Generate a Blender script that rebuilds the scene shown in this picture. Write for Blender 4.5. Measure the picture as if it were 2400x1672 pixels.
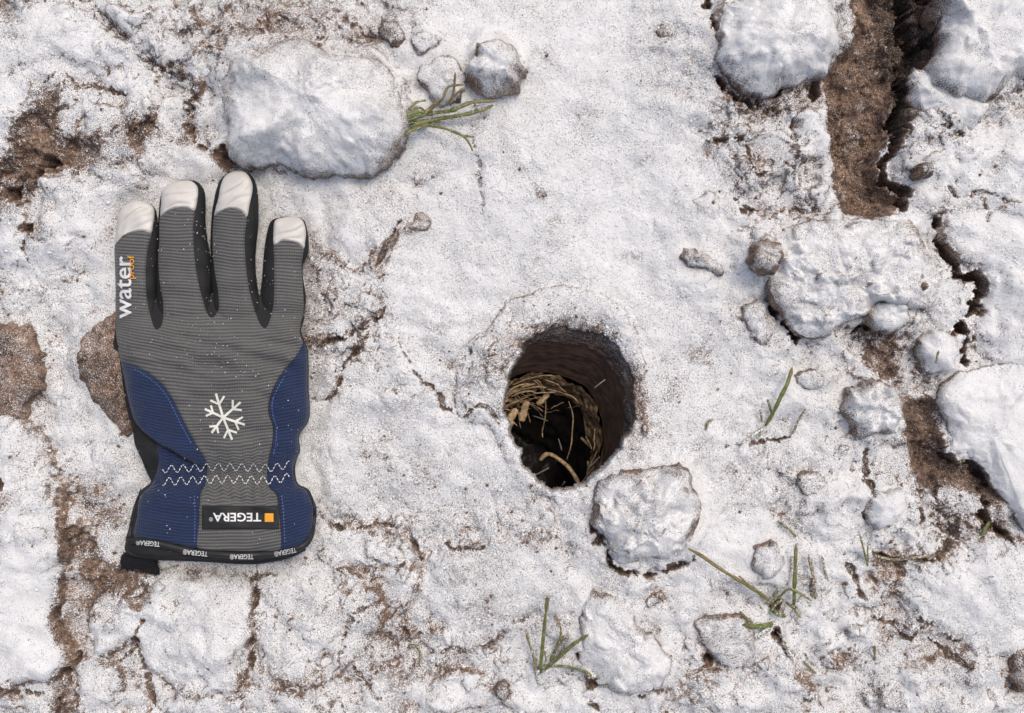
import bpy, math, random
import numpy as np
from mathutils import Vector
from mathutils.geometry import delaunay_2d_cdt

for o in list(bpy.data.objects):
    bpy.data.objects.remove(o)
scene = bpy.context.scene
COL = scene.collection

# ------------------------------------------------------------------ camera, sky, sun
S = 0.65 / 2400.0            # metres per photo pixel on the ground
H = 0.62                     # camera height
cam = bpy.data.cameras.new('camera')
cam.sensor_width = 36.0
cam.lens = 36.0 * H / 0.65
cam.clip_start = 0.01
cam.clip_end = 200.0
cam_o = bpy.data.objects.new('camera', cam)
COL.objects.link(cam_o)
cam_o.location = (0, 0, H)
cam_o.rotation_euler = (0, 0, 0)
scene.camera = cam_o

SUN_EL, SX, SY = math.radians(64), 0.58, 0.81
d = Vector((math.cos(SUN_EL) * SX, math.cos(SUN_EL) * SY, math.sin(SUN_EL))).normalized()
world = bpy.data.worlds.new('World')
scene.world = world
world.use_nodes = True
wn = world.node_tree.nodes
sky = wn.new('ShaderNodeTexSky')
sky.sky_type = 'NISHITA'
sky.sun_disc = False
sky.air_density = 1.0
sky.dust_density = 5.5
sky.ozone_density = 1.0
sky.sun_elevation = SUN_EL
sky.sun_rotation = math.atan2(d.x, d.y)
wn['Background'].inputs['Strength'].default_value = 0.15
world.node_tree.links.new(sky.outputs[0], wn['Background'].inputs['Color'])
sun = bpy.data.lights.new('sun', 'SUN')
sun.energy = 1.1
sun.angle = math.radians(18)
sun.color = (1.0, 0.955, 0.865)
sun_o = bpy.data.objects.new('sun', sun)
COL.objects.link(sun_o)
sun_o.location = d * 3
sun_o.rotation_euler = d.to_track_quat('Z', 'Y').to_euler()
scene.view_settings.view_transform = 'Standard'
scene.view_settings.look = 'None'
scene.view_settings.gamma = 1.0
scene.view_settings.exposure = -0.15
scene.view_settings.use_curve_mapping = False
scene.render.engine = 'CYCLES'
scene.render.resolution_x = 1024
scene.render.resolution_y = 713

# ------------------------------------------------------------------ helpers
def P(px, py, z=0.0):
    """photo pixel -> world point at height z"""
    f = (1.0 - z / H) * S
    return np.stack([(px - 1200.0) * f, (836.0 - py) * f, z + 0 * px], -1)

def sm(a, b, x):
    t = np.clip((x - a) / (b - a), 0, 1)
    return t * t * (3 - 2 * t)

def pnoise(x, y, seed=0):
    rs = np.random.RandomState(seed + 17)
    perm = rs.permutation(512)
    ang = rs.rand(512) * 2 * np.pi
    gx, gy = np.cos(ang), np.sin(ang)
    xi = np.floor(x).astype(np.int64); yi = np.floor(y).astype(np.int64)
    xf = x - xi; yf = y - yi
    u = xf * xf * xf * (xf * (xf * 6 - 15) + 10)
    v = yf * yf * yf * (yf * (yf * 6 - 15) + 10)
    def g(ix, iy, fx, fy):
        h = perm[(perm[ix & 511] + iy) & 511]
        return gx[h] * fx + gy[h] * fy
    a = g(xi, yi, xf, yf); b = g(xi + 1, yi, xf - 1, yf)
    c = g(xi, yi + 1, xf, yf - 1); e = g(xi + 1, yi + 1, xf - 1, yf - 1)
    return 1.5 * ((a * (1 - u) + b * u) * (1 - v) + (c * (1 - u) + e * u) * v)

def fbm(x, y, size, oct=3, seed=0, gain=0.5):
    r = 0; a = 1.0; f = 1.0 / size
    for i in range(oct):
        r = r + a * pnoise(x * f, y * f, seed + i * 31)
        a *= gain; f *= 2.03
    return r

def worley(x, y, size, seed=0):
    """F1, F2 distances in cells and a random number for the nearest cell"""
    rs = np.random.RandomState(seed + 5)
    perm = rs.permutation(512)
    jx = rs.rand(512); jy = rs.rand(512); jr = rs.rand(512)
    X = x / size; Y = y / size
    xi = np.floor(X).astype(np.int64); yi = np.floor(Y).astype(np.int64)
    f1 = np.full(X.shape, 9.0); f2 = np.full(X.shape, 9.0); rid = np.zeros(X.shape)
    for dx in (-1, 0, 1):
        for dy in (-1, 0, 1):
            cx = xi + dx; cy = yi + dy
            h = perm[(perm[cx & 511] + cy) & 511]
            dd = np.hypot(cx + jx[h] - X, cy + jy[h] - Y)
            near = dd < f1
            f2 = np.where(near, f1, np.minimum(f2, dd))
            rid = np.where(near, jr[h], rid)
            f1 = np.where(near, dd, f1)
    return f1, f2, rid

def seg_dist(x, y, pts, closed=False):
    """distance to a polyline, and the parameter 0..1 along it"""
    pts = np.asarray(pts, float)
    if closed:
        pts = np.vstack([pts, pts[:1]])
    best = np.full(x.shape, 1e9); par = np.zeros(x.shape)
    n = len(pts) - 1
    for i in range(n):
        ax, ay = pts[i]; bx, by = pts[i + 1]
        dx, dy = bx - ax, by - ay
        L = dx * dx + dy * dy + 1e-9
        t = np.clip(((x - ax) * dx + (y - ay) * dy) / L, 0, 1)
        dd = np.hypot(x - ax - t * dx, y - ay - t * dy)
        m = dd < best
        best = np.where(m, dd, best); par = np.where(m, (i + t) / n, par)
    return best, par

def inside(x, y, pts):
    pts = np.asarray(pts, float)
    r = np.zeros(x.shape, bool)
    n = len(pts)
    j = n - 1
    for i in range(n):
        xi, yi = pts[i]; xj, yj = pts[j]
        if yi != yj:
            c = ((yi > y) != (yj > y)) & (x < (xj - xi) * (y - yi) / (yj - yi) + xi)
            r ^= c
        j = i
    return r

def sdf(x, y, pts):
    """signed distance, positive inside"""
    dd, _ = seg_dist(x, y, pts, True)
    return np.where(inside(x, y, pts), dd, -dd)

def spline(pts, closed=True, n=6):
    pts = [np.array(p, float) for p in pts]
    out = []
    m = len(pts)
    rng = range(m) if closed else range(m - 1)
    for i in rng:
        if closed:
            p0, p1, p2, p3 = pts[i - 1], pts[i], pts[(i + 1) % m], pts[(i + 2) % m]
        else:
            p0, p1, p2, p3 = pts[max(i - 1, 0)], pts[i], pts[i + 1], pts[min(i + 2, m - 1)]
        for k in range(n):
            t = k / n
            out.append(0.5 * ((2 * p1) + (p2 - p0) * t + (2 * p0 - 5 * p1 + 4 * p2 - p3) * t * t
                              + (3 * p1 - p0 - 3 * p2 + p3) * t ** 3))
    if not closed:
        out.append(pts[-1])
    return np.array(out)

def make_mesh(name, verts, faces, mat=None, smooth=True, attrs=None):
    """faces: (n,3) or (n,4) array"""
    me = bpy.data.meshes.new(name)
    verts = np.asarray(verts, np.float32); faces = np.asarray(faces, np.int32)
    k = faces.shape[1]
    me.vertices.add(len(verts)); me.vertices.foreach_set('co', verts.ravel())
    me.loops.add(faces.size); me.loops.foreach_set('vertex_index', faces.ravel())
    me.polygons.add(len(faces))
    me.polygons.foreach_set('loop_start', np.arange(0, faces.size, k, dtype=np.int32))
    me.polygons.foreach_set('loop_total', np.full(len(faces), k, np.int32))
    if smooth:
        me.polygons.foreach_set('use_smooth', np.ones(len(faces), bool))
    for an, av in (attrs or {}).items():
        a = me.attributes.new(an, 'FLOAT', 'POINT')
        a.data.foreach_set('value', np.asarray(av, np.float32))
    me.update(calc_edges=True)
    me.validate()
    if mat:
        me.materials.append(mat)
    return me

def add(name, me, parent=None, loc=None):
    o = bpy.data.objects.new(name, me)
    COL.objects.link(o)
    if parent:
        o.parent = parent
    if loc is not None:
        o.location = loc
    return o

def tag(o, label=None, cat=None, group=None, kind=None):
    if label: o['label'] = label
    if cat: o['category'] = cat
    if group: o['group'] = group
    if kind: o['kind'] = kind
    return o

def quads(nr, nc, wrap=False):
    r = np.arange(nr - 1)[:, None]; c = np.arange(nc if wrap else nc - 1)[None, :]
    a = r * nc + c; b = r * nc + (c + 1) % nc
    return np.stack([a, b, b + nc, a + nc], -1).reshape(-1, 4)

# ------------------------------------------------------------------ materials
def new_mat(name):
    m = bpy.data.materials.new(name); m.use_nodes = True
    nt = m.node_tree
    return m, nt, nt.nodes, nt.links, nt.nodes['Principled BSDF']

def N(ns, t, **kw):
    n = ns.new(t)
    for k, v in kw.items():
        if k.startswith('i_'):
            n.inputs[k[2:]].default_value = v
        else:
            setattr(n, k, v)
    return n

def math_node(nt, op, a, b=None, c=None, clamp=False):
    n = nt.nodes.new('ShaderNodeMath'); n.operation = op; n.use_clamp = clamp
    for i, v in enumerate((a, b, c)):
        if v is None: continue
        if isinstance(v, (int, float)): n.inputs[i].default_value = v
        else: nt.links.new(v, n.inputs[i])
    return n.outputs[0]

def ramp(nt, fac, stops):
    r = nt.nodes.new('ShaderNodeValToRGB')
    while len(r.color_ramp.elements) < len(stops):
        r.color_ramp.elements.new(0.5)
    for e, (p, c) in zip(r.color_ramp.elements, stops):
        e.position = p; e.color = (*c, 1)
    nt.links.new(fac, r.inputs[0])
    return r.outputs[0]

def mixc(nt, f, a, b):
    n = nt.nodes.new('ShaderNodeMix'); n.data_type = 'RGBA'
    for i, v in ((0, f), (6, a), (7, b)):
        if isinstance(v, (int, float)): n.inputs[i].default_value = v
        elif isinstance(v, tuple): n.inputs[i].default_value = (*v, 1)
        else: nt.links.new(v, n.inputs[i])
    return n.outputs[2]

def snowy_soil():
    m, nt, ns, ln, bs = new_mat('snow_dusted_soil')
    geo = ns.new('ShaderNodeNewGeometry'); pos = geo.outputs['Position']
    at = N(ns, 'ShaderNodeAttribute', attribute_name='snow')
    dk = N(ns, 'ShaderNodeAttribute', attribute_name='humus_shade')
    def noise(scale, detail, rough=0.55):
        n = N(ns, 'ShaderNodeTexNoise', i_Scale=scale, i_Detail=detail, i_Roughness=rough)
        ln.new(pos, n.inputs['Vector']); return n.outputs['Fac']
    n1 = noise(1150, 2.5, 0.7)        # snow grains, about a millimetre
    n2 = noise(260, 3.0, 0.6)
    n3 = noise(60, 4.0, 0.6)
    n0 = noise(2100, 0.5, 0.6)        # the finest specks
    # how far each grain stands above the mean, against how much snow lies there
    v = math_node(nt, 'MULTIPLY', math_node(nt, 'SUBTRACT', n1, 0.5), 1.0)
    v = math_node(nt, 'MULTIPLY_ADD', math_node(nt, 'SUBTRACT', n0, 0.5), 3.0, v)
    v = math_node(nt, 'MULTIPLY_ADD', math_node(nt, 'SUBTRACT', n2, 0.5), 0.5, v)
    v = math_node(nt, 'MULTIPLY_ADD', math_node(nt, 'SUBTRACT', at.outputs['Fac'], 0.50), 1.30, v)
    mk = ns.new('ShaderNodeMapRange'); mk.interpolation_type = 'SMOOTHSTEP'
    mk.inputs[1].default_value = -0.17; mk.inputs[2].default_value = 0.13
    ln.new(v, mk.inputs[0])
    grit = math_node(nt, 'MULTIPLY_ADD', math_node(nt, 'SUBTRACT', n1, 0.5), 1.6, math_node(nt, 'MULTIPLY_ADD', math_node(nt, 'SUBTRACT', n2, 0.5), 0.7, n3))
    soil = ramp(nt, grit, [(0.2, (0.035, 0.026, 0.021)), (0.42, (0.150, 0.093, 0.063)), (0.62, (0.30, 0.193, 0.130)), (0.85, (0.45, 0.315, 0.222))])
    hum = ramp(nt, n2, [(0.3, (0.024, 0.015, 0.010)), (0.7, (0.090, 0.056, 0.038))])
    soil = mixc(nt, dk.outputs['Fac'], soil, hum)
    iced = ns.new('ShaderNodeMapRange'); iced.inputs[1].default_value = 0.40; iced.inputs[2].default_value = 0.72
    iced.inputs[4].default_value = 0.85
    ln.new(at.outputs['Fac'], iced.inputs[0])
    soil = mixc(nt, iced.outputs[0], soil, (0.17, 0.16, 0.155))
    snow = ramp(nt, n3, [(0.3, (0.80, 0.80, 0.79)), (0.7, (0.88, 0.88, 0.88))])
    ln.new(mixc(nt, mk.outputs[0], soil, snow), bs.inputs['Base Color'])
    sw = math_node(nt, 'MULTIPLY', mk.outputs[0], 0.65)
    ln.new(sw, bs.inputs['Subsurface Weight'])
    bs.subsurface_method = 'BURLEY'
    bs.inputs['Subsurface Radius'].default_value = (1.0, 1.0, 1.0)
    bs.inputs['Subsurface Scale'].default_value = 0.0026
    rr = ns.new('ShaderNodeMapRange'); rr.inputs[3].default_value = 0.9; rr.inputs[4].default_value = 0.55
    ln.new(mk.outputs[0], rr.inputs[0]); ln.new(rr.outputs[0], bs.inputs['Roughness'])
    hgt = math_node(nt, 'MULTIPLY_ADD', n2, math_node(nt, 'SUBTRACT', 1.9, math_node(nt, 'MULTIPLY', mk.outputs[0], 1.3)), math_node(nt, 'MULTIPLY_ADD', mk.outputs[0], 0.5, math_node(nt, 'MULTIPLY', n1, 0.9)))
    bp = N(ns, 'ShaderNodeBump', i_Strength=0.9, i_Distance=0.0010)
    ln.new(hgt, bp.inputs['Height']); ln.new(bp.outputs[0], bs.inputs['Normal'])
    return m

def simple(name, col, rough=0.7, var=0.25, scale=300, bump=0.0003, col2=None):
    m, nt, ns, ln, bs = new_mat(name)
    tc = ns.new('ShaderNodeNewGeometry')
    n = N(ns, 'ShaderNodeTexNoise', i_Scale=scale, i_Detail=4.0)
    ln.new(tc.outputs['Position'], n.inputs['Vector'])
    a = tuple(c * (1 - var) for c in col); b = col2 or tuple(min(1, c * (1 + var)) for c in col)
    ln.new(ramp(nt, n.outputs['Fac'], [(0.3, a), (0.7, b)]), bs.inputs['Base Color'])
    bs.inputs['Roughness'].default_value = rough
    bp = N(ns, 'ShaderNodeBump', i_Strength=0.7, i_Distance=bump)
    ln.new(n.outputs['Fac'], bp.inputs['Height']); ln.new(bp.outputs[0], bs.inputs['Normal'])
    return m

def knit(name, dark, light, period=7.6):
    """ribbed knit: ribs follow the rib coordinate stored on the cloth"""
    m, nt, ns, ln, bs = new_mat(name)
    v = N(ns, 'ShaderNodeAttribute', attribute_name='rib').outputs['Fac']
    u = N(ns, 'ShaderNodeAttribute', attribute_name='wale').outputs['Fac']
    geo = ns.new('ShaderNodeNewGeometry')
    n = N(ns, 'ShaderNodeTexNoise', i_Scale=900.0, i_Detail=3.0)
    ln.new(geo.outputs['Position'], n.inputs['Vector'])
    nf = N(ns, 'ShaderNodeTexNoise', i_Scale=55.0, i_Detail=3.0)
    ln.new(geo.outputs['Position'], nf.inputs['Vector'])
    vv = math_node(nt, 'MULTIPLY_ADD', n.outputs['Fac'], 1.6, v)
    rib = math_node(nt, 'MULTIPLY_ADD', math_node(nt, 'SINE', math_node(nt, 'MULTIPLY', vv, 2 * math.pi / period)), 0.5, 0.5)
    wal = math_node(nt, 'MULTIPLY_ADD', math_node(nt, 'SINE', math_node(nt, 'MULTIPLY', u, 2 * math.pi / 5.2)), 0.5, 0.5)
    h = math_node(nt, 'MULTIPLY_ADD', wal, 0.22, math_node(nt, 'MULTIPLY', rib, 0.85))
    f = math_node(nt, 'MULTIPLY_ADD', n.outputs['Fac'], 0.35, math_node(nt, 'SUBTRACT', h, 0.2))
    f = math_node(nt, 'MULTIPLY_ADD', nf.outputs['Fac'], 0.4, math_node(nt, 'SUBTRACT', f, 0.2))
    ln.new(ramp(nt, f, [(0.1, dark), (0.85, light)]), bs.inputs['Base Color'])
    bs.inputs['Roughness'].default_value = 0.85
    bs.inputs['Sheen Weight'].default_value = 0.15
    bp = N(ns, 'ShaderNodeBump', i_Strength=0.8, i_Distance=0.0006)
    ln.new(h, bp.inputs['Height']); ln.new(bp.outputs[0], bs.inputs['Normal'])
    return m

M_GROUND = snowy_soil()
M_SNOW = simple('snow_grain', (0.85, 0.86, 0.87), 0.45, 0.04)
M_SOIL = simple('soil_crumb', (0.19, 0.12, 0.08), 0.9, 0.45, 700, 0.0004)
M_GREY = knit('grey_rib_knit', (0.068, 0.068, 0.066), (0.146, 0.144, 0.139))
M_BLUE = knit('blue_rib_knit', (0.006, 0.013, 0.042), (0.011, 0.030, 0.098))
M_BLACK = simple('black_microfibre', (0.012, 0.012, 0.013), 0.8, 0.4, 900, 0.0003)
M_TRIM = simple('black_binding', (0.014, 0.014, 0.015), 0.55, 0.3, 600, 0.0002)
M_FLAP = simple('black_pile', (0.012, 0.012, 0.016), 0.95, 0.5, 900, 0.0006)
M_WHITE = simple('white_goat_leather', (0.66, 0.63, 0.585), 0.5, 0.07, 130, 0.0004)
M_PRINT = simple('cream_print', (0.74, 0.73, 0.66), 0.6, 0.06, 1200, 0.0001)
M_PRINTW = simple('white_print', (0.78, 0.78, 0.77), 0.6, 0.06, 1200, 0.0001)
M_ORANGE = simple('orange_print', (0.78, 0.33, 0.015), 0.6, 0.08, 1200, 0.0001)
M_THREAD = simple('white_thread', (0.75, 0.75, 0.74), 0.6, 0.1, 1500, 0.0001)
M_BTHREAD = simple('blue_thread', (0.08, 0.13, 0.36), 0.6, 0.2, 1500, 0.0001)
M_LABEL = simple('woven_black_label', (0.013, 0.014, 0.014), 0.7, 0.35, 1800, 0.0003)
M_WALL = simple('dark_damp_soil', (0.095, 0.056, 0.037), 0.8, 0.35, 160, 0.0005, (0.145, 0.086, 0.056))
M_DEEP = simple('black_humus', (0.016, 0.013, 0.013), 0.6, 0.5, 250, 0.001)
M_STRAW = simple('tan_wood_fibre', (0.50, 0.34, 0.19), 0.7, 0.5, 420, 0.0005, (0.72, 0.52, 0.31))
M_BARK = simple('brown_bark_fibre', (0.05, 0.033, 0.021), 0.75, 0.6, 260, 0.0007, (0.34, 0.225, 0.125))

def grass_mat():
    m, nt, ns, ln, bs = new_mat('frosted_grass')
    a = N(ns, 'ShaderNodeAttribute', attribute_name='along').outputs['Fac']
    dr = N(ns, 'ShaderNodeAttribute', attribute_name='dry').outputs['Fac']
    fr = N(ns, 'ShaderNodeAttribute', attribute_name='frost').outputs['Fac']
    geo = ns.new('ShaderNodeNewGeometry')
    n = N(ns, 'ShaderNodeTexNoise', i_Scale=260.0, i_Detail=3.0); ln.new(geo.outputs['Position'], n.inputs['Vector'])
    n2 = N(ns, 'ShaderNodeTexNoise', i_Scale=1100.0, i_Detail=2.0); ln.new(geo.outputs['Position'], n2.inputs['Vector'])
    green = ramp(nt, n.outputs['Fac'], [(0.3, (0.060, 0.100, 0.014)), (0.7, (0.19, 0.235, 0.045))])
    dry = ramp(nt, n.outputs['Fac'], [(0.3, (0.13, 0.085, 0.035)), (0.7, (0.30, 0.22, 0.09))])
    f = math_node(nt, 'ADD', dr, math_node(nt, 'MULTIPLY', math_node(nt, 'POWER', a, 5.0), 0.7), clamp=True)
    f = math_node(nt, 'MULTIPLY_ADD', math_node(nt, 'SUBTRACT', n.outputs['Fac'], 0.5), 0.8, f, clamp=True)
    c = mixc(nt, f, green, dry)
    th = math_node(nt, 'SUBTRACT', n2.outputs['Fac'], math_node(nt, 'SUBTRACT', 0.78, math_node(nt, 'MULTIPLY', fr, 0.4)))
    mk = math_node(nt, 'MULTIPLY', th, 14.0, clamp=True)
    ln.new(mixc(nt, mk, c, (0.8, 0.81, 0.82)), bs.inputs['Base Color'])
    bs.inputs['Roughness'].default_value = 0.5
    return m
M_GRASS = grass_mat()

# ------------------------------------------------------------------ outlines shared by several builders
HOLE = spline([(1280, 772), (1325, 766), (1386, 776), (1439, 800), (1467, 841), (1486, 894), (1488, 955), (1482, 1003),
               (1459, 1044), (1427, 1085), (1398, 1117), (1353, 1142), (1317, 1150), (1276, 1140), (1244, 1117),
               (1219, 1090), (1212, 1056), (1195, 1024), (1181, 983), (1177, 934), (1188, 888), (1203, 845), (1232, 798)])
HC = np.array([1333.0, 958.0])
GLOVE = [(271, 764), (270, 630), (269, 574), (276, 511), (302, 474), (343, 474), (371, 500), (387, 439), (434, 422),
         (481, 452), (496, 505), (515, 424), (562, 400), (604, 449), (606, 521), (599, 630), (609, 690), (620, 580), (637, 516),
         (681, 507), (723, 549), (710, 619), (717, 699), (702, 783), (724, 840), (726, 975), (701, 1029), (697, 1073),
         (694, 1123), (723, 1147), (741, 1194), (736, 1255), (679, 1302), (577, 1318), (476, 1311), (375, 1309),
         (297, 1292), (304, 1255), (318, 1181), (353, 1130), (316, 1042), (291, 924), (279, 840)]

# loose clods: name, label, outline in photo pixels, height in mm, snow cover, seed, flatness, roughness
CLODS = []
def CL(*a, **k): CLODS.append((a, k))
G1 = 'frozen soil clods lying in the snow'
CL('soil_clod', 'largest rounded snow-capped clod just above the glove fingers', [(535, 130), (560, 118), (600, 118), (640, 92), (690, 85), (740, 105), (800, 120), (870, 125),
    (915, 155), (940, 215), (952, 265), (945, 310), (910, 350), (880, 382), (840, 398), (760, 402), (690, 396), (620, 370), (560, 370), (528, 335), (518, 270), (520, 200)],
    34, 0.68, 1, 0.16, 0.9, group=G1, edge=0.36, tilt=(-1, 2), grad=(-0.02, 0.16))
CL('soil_clod', 'round snowy knob right of the grass tuft near the top', [(1125, 95), (1165, 82), (1200, 100), (1222, 130), (1225, 175), (1205, 210), (1160, 215), (1110, 200), (1090, 160), (1110, 125)], 20, 0.62, 2, 0.25, 1, group=G1)
CL('soil_clod', 'small brown-rimmed clod against the left of the snowy knob', [(985, 150), (1030, 132), (1075, 140), (1090, 180), (1075, 230), (1020, 235), (1000, 205), (983, 180)], 9, 0.60, 3, 0.6, 1, group=G1)
CL('soil_clod', 'grey bare-sided crumb in the upper middle, beside the pale flat stone', [(888, 52), (915, 46), (945, 62), (950, 95), (930, 115), (905, 95), (890, 78)], 9, 0.35, 4, 0.3, 1, hum=0.5, group=G1)
CL('flat_stone', 'pale flat thinly frosted stone near the top, right of the grey crumb', [(962, 90), (990, 74), (1015, 82), (1030, 100), (1008, 115), (985, 128), (970, 112)], 5, 0.58, 5, 0.9, 0.4, cat='stone')
CL('soil_clod', 'crumbly lobed clod just below and right of the hole', [(1400, 1180), (1425, 1130), (1470, 1110), (1520, 1100), (1580, 1095), (1625, 1120), (1645, 1180), (1640, 1240), (1620, 1290), (1570, 1322), (1510, 1310),
    (1470, 1328), (1430, 1312), (1428, 1280), (1398, 1250), (1390, 1215)], 23, 0.64, 6, 0.18, 1.5, group=G1, edge=0.5)
CL('soil_clod', 'bare brown clod peeking out beside the left edge of the glove', [(205, 770), (245, 735), (300, 720), (330, 760), (330, 900), (320, 1000), (300, 1020), (262, 985), (205, 930), (178, 880), (176, 820)], 10, 0.02, 7, 0.6, 0.9, hum=0.06, group=G1, edge=0.3)
CL('soil_clod', 'bare brown clod cut by the left edge of the photo', [(-40, 780), (40, 768), (85, 800), (98, 850), (80, 920), (40, 990), (-40, 1000)], 9, 0.09, 8, 0.6, 1, hum=0.06, group=G1, edge=0.3)
CL('soil_clod', 'big snowy clod at the top, left of the bare brown furrow', [(1695, 20), (1740, -20), (1830, -40), (1930, -30), (1975, 20), (1975, 90), (1950, 150), (1890, 185), (1830, 205), (1770, 200), (1715, 165), (1690, 110)], 26, 0.76, 9, 0.2, 1, group=G1, edge=0.45)
CL('soil_clod', 'snowy block in the top right corner, right of the dark crevice', [(2222, -40), (2300, -50), (2460, -40), (2460, 150), (2390, 180), (2340, 225), (2290, 225), (2215, 195), (2195, 150), (2208, 90), (2225, 40)], 22, 0.76, 10, 0.5, 1, group=G1, edge=0.45)
CL('soil_clod', 'ledge of frosty clod below the top right block, partly in shadow', [(2140, 165), (2180, 160), (2230, 200), (2300, 235), (2320, 265), (2280, 300), (2230, 300), (2170, 275), (2140, 230)], 10, 0.72, 11, 0.6, 1, group=G1)
CL('soil_clod', 'smooth white mound at the right edge of the photo', [(2225, 890), (2270, 865), (2350, 850), (2460, 850), (2460, 1270), (2400, 1230), (2330, 1120), (2270, 1070), (2225, 1060), (2232, 1000), (2215, 940)], 12, 0.84, 12, 0.12, 0.8, group=G1, edge=0.35)
CL('soil_clod', 'broad crumbly shelf of layered soil at the right, below the brown furrow', [(1765, 590), (1790, 560), (1850, 540), (1930, 510), (2040, 505), (2130, 520), (2190, 590), (2215, 650), (2190, 720), (2130, 730), (2060, 705), (2030, 740),
    (1980, 760), (1920, 790), (1880, 790), (1850, 740), (1815, 700), (1800, 640)], 15, 0.64, 13, 0.35, 1.9, group=G1, edge=0.5, hum=0.2)
CL('soil_clod', 'brown knuckle at the left tip of the crumbly shelf', [(1762, 590), (1785, 560), (1830, 570), (1845, 600), (1820, 635), (1785, 640), (1765, 620)], 16, 0.42, 14, 0.4, 1, group=G1)
CL('soil_clod', 'oblong brown crumb on smooth snow left of the crumbly shelf', [(1742, 722), (1765, 706), (1792, 712), (1798, 745), (1812, 790), (1792, 812), (1768, 795), (1750, 765)], 7, 0.50, 15, 0.5, 1, group=G1)
CL('soil_clod', 'snow-dusted round clod left of the lower brown gully', [(2000, 920), (2030, 895), (2070, 885), (2105, 905), (2122, 950), (2112, 1000), (2070, 1015), (2035, 1030), (2005, 1010), (1985, 970)], 20, 0.62, 16, 0.2, 1.3, group=G1)
CL('snowy_stone', 'smooth snow-covered stone right of centre near the lower cracks', [(2040, 1190), (2050, 1160), (2085, 1148), (2125, 1155), (2135, 1180), (2110, 1215), (2070, 1240), (2040, 1225)], 11, 0.88, 17, 0.35, 0.3, cat='stone')
CL('soil_clod', 'small round brown-edged clod left of the upright green stalk', [(1765, 1310), (1775, 1280), (1805, 1268), (1835, 1285), (1842, 1325), (1825, 1352), (1795, 1360), (1772, 1340)], 8, 0.56, 18, 0.5, 1, group=G1)
CL('soil_clod', 'flat brown crumb above the shelf, right of the hole', [(1590, 600), (1605, 582), (1640, 590), (1670, 605), (1696, 625), (1692, 645), (1650, 632), (1615, 622)], 7, 0.45, 19, 0.4, 1, group=G1, edge=0.6)
CL('soil_clod', 'round snowy lump beside the right-hand dark crevice', [(2150, 820), (2165, 785), (2200, 770), (2240, 785), (2250, 825), (2240, 865), (2205, 880), (2168, 860)], 13, 0.80, 20, 0.3, 0.8, group=G1)
CL('soil_clod', 'wedge-shaped frosty clod at the bottom, right of the grass tuft', [(1370, 1420), (1410, 1400), (1470, 1415), (1500, 1470), (1540, 1510), (1570, 1560), (1560, 1610), (1490, 1625), (1420, 1610), (1370, 1560), (1355, 1490)], 11, 0.66, 21, 0.5, 1.1, group=G1)
CL('soil_clod', 'brownish flat clod at the lower right, left of the broad green leaf', [(1630, 1465), (1680, 1445), (1740, 1450), (1775, 1490), (1770, 1540), (1730, 1570), (1690, 1555), (1655, 1515)], 8, 0.50, 22, 0.6, 1, group=G1)
CL('soil_clod', 'rust-brown clod cut by the right edge near the bottom corner', [(2372, 1545), (2400, 1515), (2450, 1520), (2450, 1620), (2400, 1625), (2378, 1590)], 9, 0.28, 23, 0.5, 1, group=G1)
CL('soil_clod', 'low brown clod beside the short dark crack right of the hole', [(1870, 1120), (1885, 1105), (1920, 1108), (1945, 1125), (1925, 1150), (1890, 1165), (1872, 1150)], 6, 0.46, 24, 0.5, 1, group=G1)
CL('soil_clod', 'small dusty clod at the end of the long dark crack right of the grass', [(1868, 880), (1885, 868), (1915, 870), (1935, 890), (1920, 912), (1888, 915), (1872, 902)], 6, 0.52, 25, 0.5, 1, group=G1)
CL('pebble', 'dark speckled pebble on smooth snow left of centre top', [(972, 522), (975, 502), (990, 498), (1006, 510), (1008, 530), (998, 545), (982, 540)], 5, 0.34, 26, 0.3, 0.6, cat='pebble')
CL('pebble', 'faint brown pebble just below the big clod and its dark gap', [(965, 412), (975, 404), (990, 415), (990, 430), (975, 434)], 3, 0.42, 27, 0.3, 0.6, cat='pebble')
CL('pebble', 'small rusty pebble on smooth snow in the upper middle', [(1253, 456), (1262, 444), (1278, 448), (1280, 462), (1265, 468)], 3, 0.3, 28, 0.3, 0.6, cat='pebble')
CL('pebble', 'grey dusty pebble at the very top, left of the big clod', [(1542, 75), (1552, 64), (1568, 68), (1570, 84), (1556, 90), (1544, 86)], 4, 0.4, 29, 0.3, 0.6, cat='pebble')
CL('pebble', 'tan pebble at the bottom edge, left of the bottom grass tuft', [(1162, 1622), (1170, 1602), (1188, 1600), (1195, 1620), (1188, 1642), (1170, 1642)], 6, 0.25, 30, 0.3, 0.6, cat='pebble', hum=0.0)
CL('pebble', 'dark rounded pebble lying in the dark crevice at upper right', [(2118, 265), (2130, 252), (2150, 256), (2152, 270), (2138, 280), (2122, 277)], 8, 0.05, 31, 0.3, 0.5, cat='pebble', hum=0.6)
CL('pebble', 'grey smooth pebble at the head of the narrow dark crevice', [(2106, 182), (2116, 170), (2130, 176), (2130, 196), (2118, 204), (2106, 196)], 8, 0.1, 32, 0.3, 0.3, cat='pebble', hum=0.8)
CL('soil_clod', 'snow-filled lump between the two halves of the crumbly shelf', [(2040, 740), (2070, 705), (2120, 712), (2140, 745), (2110, 770), (2060, 775)], 12, 0.72, 33, 0.5, 1, group=G1)
CL('soil_clod', 'small bare crumb beside the dark slot in the crumbly shelf', [(2148, 668), (2160, 660), (2172, 668), (2170, 682), (2154, 684)], 15, 0.2, 34, 0.3, 0.5, group=G1)
CL('soil_clod', 'sand-brown crumb beneath the dark crevice at upper right', [(2150, 395), (2165, 378), (2185, 385), (2190, 405), (2170, 418), (2152, 412)], 12, 0.30, 35, 0.4, 1, group=G1)
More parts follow.
